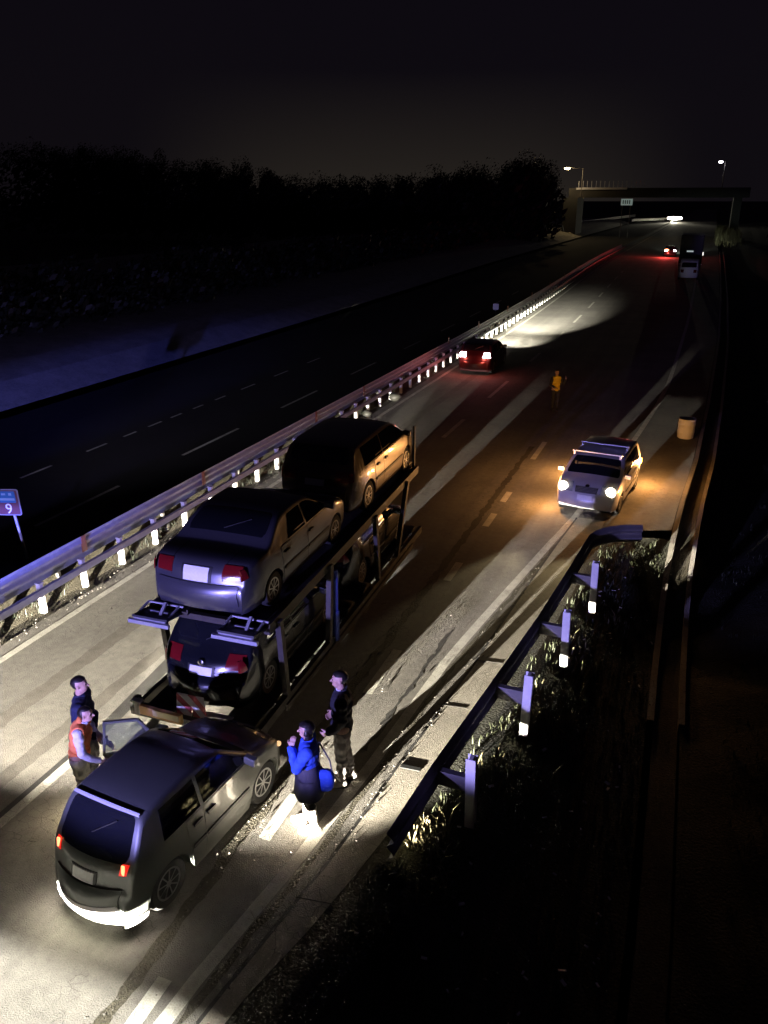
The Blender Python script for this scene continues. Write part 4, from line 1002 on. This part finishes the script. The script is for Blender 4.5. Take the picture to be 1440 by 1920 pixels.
def cloth(name, col, rough=.85, n=.25): return mat(name, col, rough, noise=n, nscale=14, bump=.004, bscale=60)
navy = cloth('navy_jumper', (.012, .016, .05)); grey = cloth('grey_trousers', (.17, .155, .15)); orange = cloth('orange_vest', (.95, .24, .07)); shirt = cloth('pale_shirt', (.62, .60, .66))
blue = cloth('blue_jacket', (.035, .10, .62)); char = cloth('charcoal_coat', (.07, .066, .085)); blk = cloth('black_jacket', (.012, .011, .018)); legg = cloth('leggings', (.045, .042, .04))
boot = cloth('pale_boots', (.55, .50, .44)); shoe = cloth('shoes', (.30, .28, .26)); yel = cloth('yellow_vest', (.92, .58, .03)); dkt = cloth('dark_trousers', (.03, .03, .035)); beige = cloth('beige_trousers', (.42, .38, .30))

person('heavy-set officer in a navy jumper standing behind the colleague in orange', (-7.16, 7.08, 0), -62, 1.83,
       dict(belly=.035, elL=(-.27, -.05, 1.13), elR=(.26, .02, 1.13), wrL=(-.27, .02, .90), wrR=(.22, .18, .96), hdR=(-.2, .8, -.5), head=(0, .01, -.01)),
       [('jumper', ('torso', 'arm', 'pelvis'), .96, 1.52, .022, navy), ('trousers', ('pelvis', 'leg'), .10, .965, .016, grey), ('shoe', ('foot',), 0, .12, .012, shoe)])
person('helper in an orange high visibility vest leaning towards the open car door', (-6.98, 6.72, 0), -66, 1.66,
       dict(lean=(.0, .09), head=(0, .03, -.04), elL=(-.23, .16, 1.10), elR=(.25, .14, 1.09), wrL=(-.10, .36, 1.02), wrR=(.16, .32, .92), hdL=(.3, .8, -.3), hdR=(-.1, .7, -.6), anL=(-.10, -.10, .085), knL=(-.10, -.02, .5), toL=(-.12, .08, .035)),
       [('shirt', ('arm',), .8, 1.52, .012, shirt), ('collar', ('neck',), 1.2, 1.50, .016, shirt), ('vest', ('torso', 'pelvis'), .93, 1.56, .026, orange), ('trousers', ('pelvis', 'leg'), .10, .94, .016, beige), ('shoe', ('foot',), 0, .12, .012, shoe)], hair_style='balding')
wm = person('woman in a bright blue jacket, dark skirt and boots, hand at her mouth', (-3.95, 7.50, 0), 112, 1.66,
       dict(head=(0, .015, -.015), elL=(-.22, .14, 1.17), wrL=(-.06, .22, 1.38), hdL=(.25, -.2, 1), elR=(.25, -.02, 1.13), wrR=(.26, .10, .95), anL=(-.10, -.06, .085), toL=(-.13, .13, .035), anR=(.10, .06, .085), toR=(.11, .25, .035), knR=(.10, .07, .5)),
       [('jacket', ('torso', 'arm'), 1.02, 1.54, .030, blue), ('leggings', ('pelvis', 'leg'), .30, 1.0, .008, legg), ('boot', ('foot', 'leg'), 0, .42, .016, boot)], hair_style='long')
b = MB(); rows = []
for i in range(9):
    z = 1.12 - .50 * i / 8; rr = .175 + .10 * (i / 8) ** .8
    rows.append([(rr * (1 + .035 * math.sin(7 * a + i * .3) * i / 8) * math.cos(a), rr * .80 * (1 + .035 * math.sin(5 * a + 1) * i / 8) * math.sin(a), z) for a in [k * 2 * math.pi / 40 for k in range(41)]])
rows.append([(x * .96, y * .96, z) for x, y, z in rows[-1]]); rows.append([(x * .9, y * .9, z + .3) for x, y, z in rows[-1]])
b.grid(rows); b.build('coat_skirt', char, wm, smooth=60)
bag = empty('shoulder_bag', (-3.74, 7.52, .66), R(20), 'bright blue shoulder bag hanging behind the woman in the blue jacket', 'bag')
b = MB(); rows = []
for i in range(11):
    v = -math.pi / 2 + math.pi * i / 10; cv = max(.02, math.cos(v)) ** .5; rows.append([(.13 * cv * math.copysign(abs(math.cos(a)) ** .6, math.cos(a)), .065 * cv * math.copysign(abs(math.sin(a)) ** .6, math.sin(a)) * (1.2 - .3 * math.sin(v)), .15 + .16 * math.sin(v)) for a in [k * 2 * math.pi / 24 for k in range(24)]])
b.grid(rows, close=True); b.build('pouch', blue, bag, smooth=60)
b = MB()
for s in (-1, 1):
    pts = [(s * .10, 0, .28), (s * .07, .01, .45), (-.06, .02, .72)]
    for a, c in zip(pts, pts[1:]): b.tube(a, c, .010, .010, 6)
b.build('strap', char, bag)
person('man in a black jacket and grey trousers looking down beside the woman in blue', (-3.90, 8.44, 0), 112, 1.86,
       dict(head=(0, .02, -.015), elL=(-.25, .0, 1.13), wrL=(-.22, .16, .97), hdL=(.3, .7, -.5), elR=(.27, -.06, 1.13), wrR=(.22, .10, .98), hdR=(-.4, .7, -.3), anL=(-.08, .03, .085), toL=(-.10, .21, .035), anR=(.09, -.10, .085), toR=(.11, .08, .035), knR=(.09, -.02, .5)),
       [('jacket', ('torso', 'arm', 'pelvis'), .86, 1.53, .026, blk), ('collar', ('neck',), 1.40, 1.50, .012, shirt), ('trousers', ('pelvis', 'leg'), .09, .90, .018, grey), ('shoe', ('foot',), 0, .12, .012, shoe)])
person('worker in a yellow high visibility vest standing alone on the dark road', (-4.90, 31.2, 0), -150, 1.62,
       dict(elL=(-.30, .08, 1.16), wrL=(-.32, .22, 1.38), hdL=(0, .2, 1), elR=(.26, .05, 1.13), wrR=(.15, .24, 1.05), hdR=(-.6, .6, 0)),
       [('vest', ('torso', 'pelvis'), .88, 1.53, .022, yel), ('sleeve', ('arm',), .8, 1.5, .012, dkt), ('trousers', ('pelvis', 'leg'), .09, .90, .014, dkt), ('shoe', ('foot',), 0, .12, .012, dkt)], voxel=.009, group='')
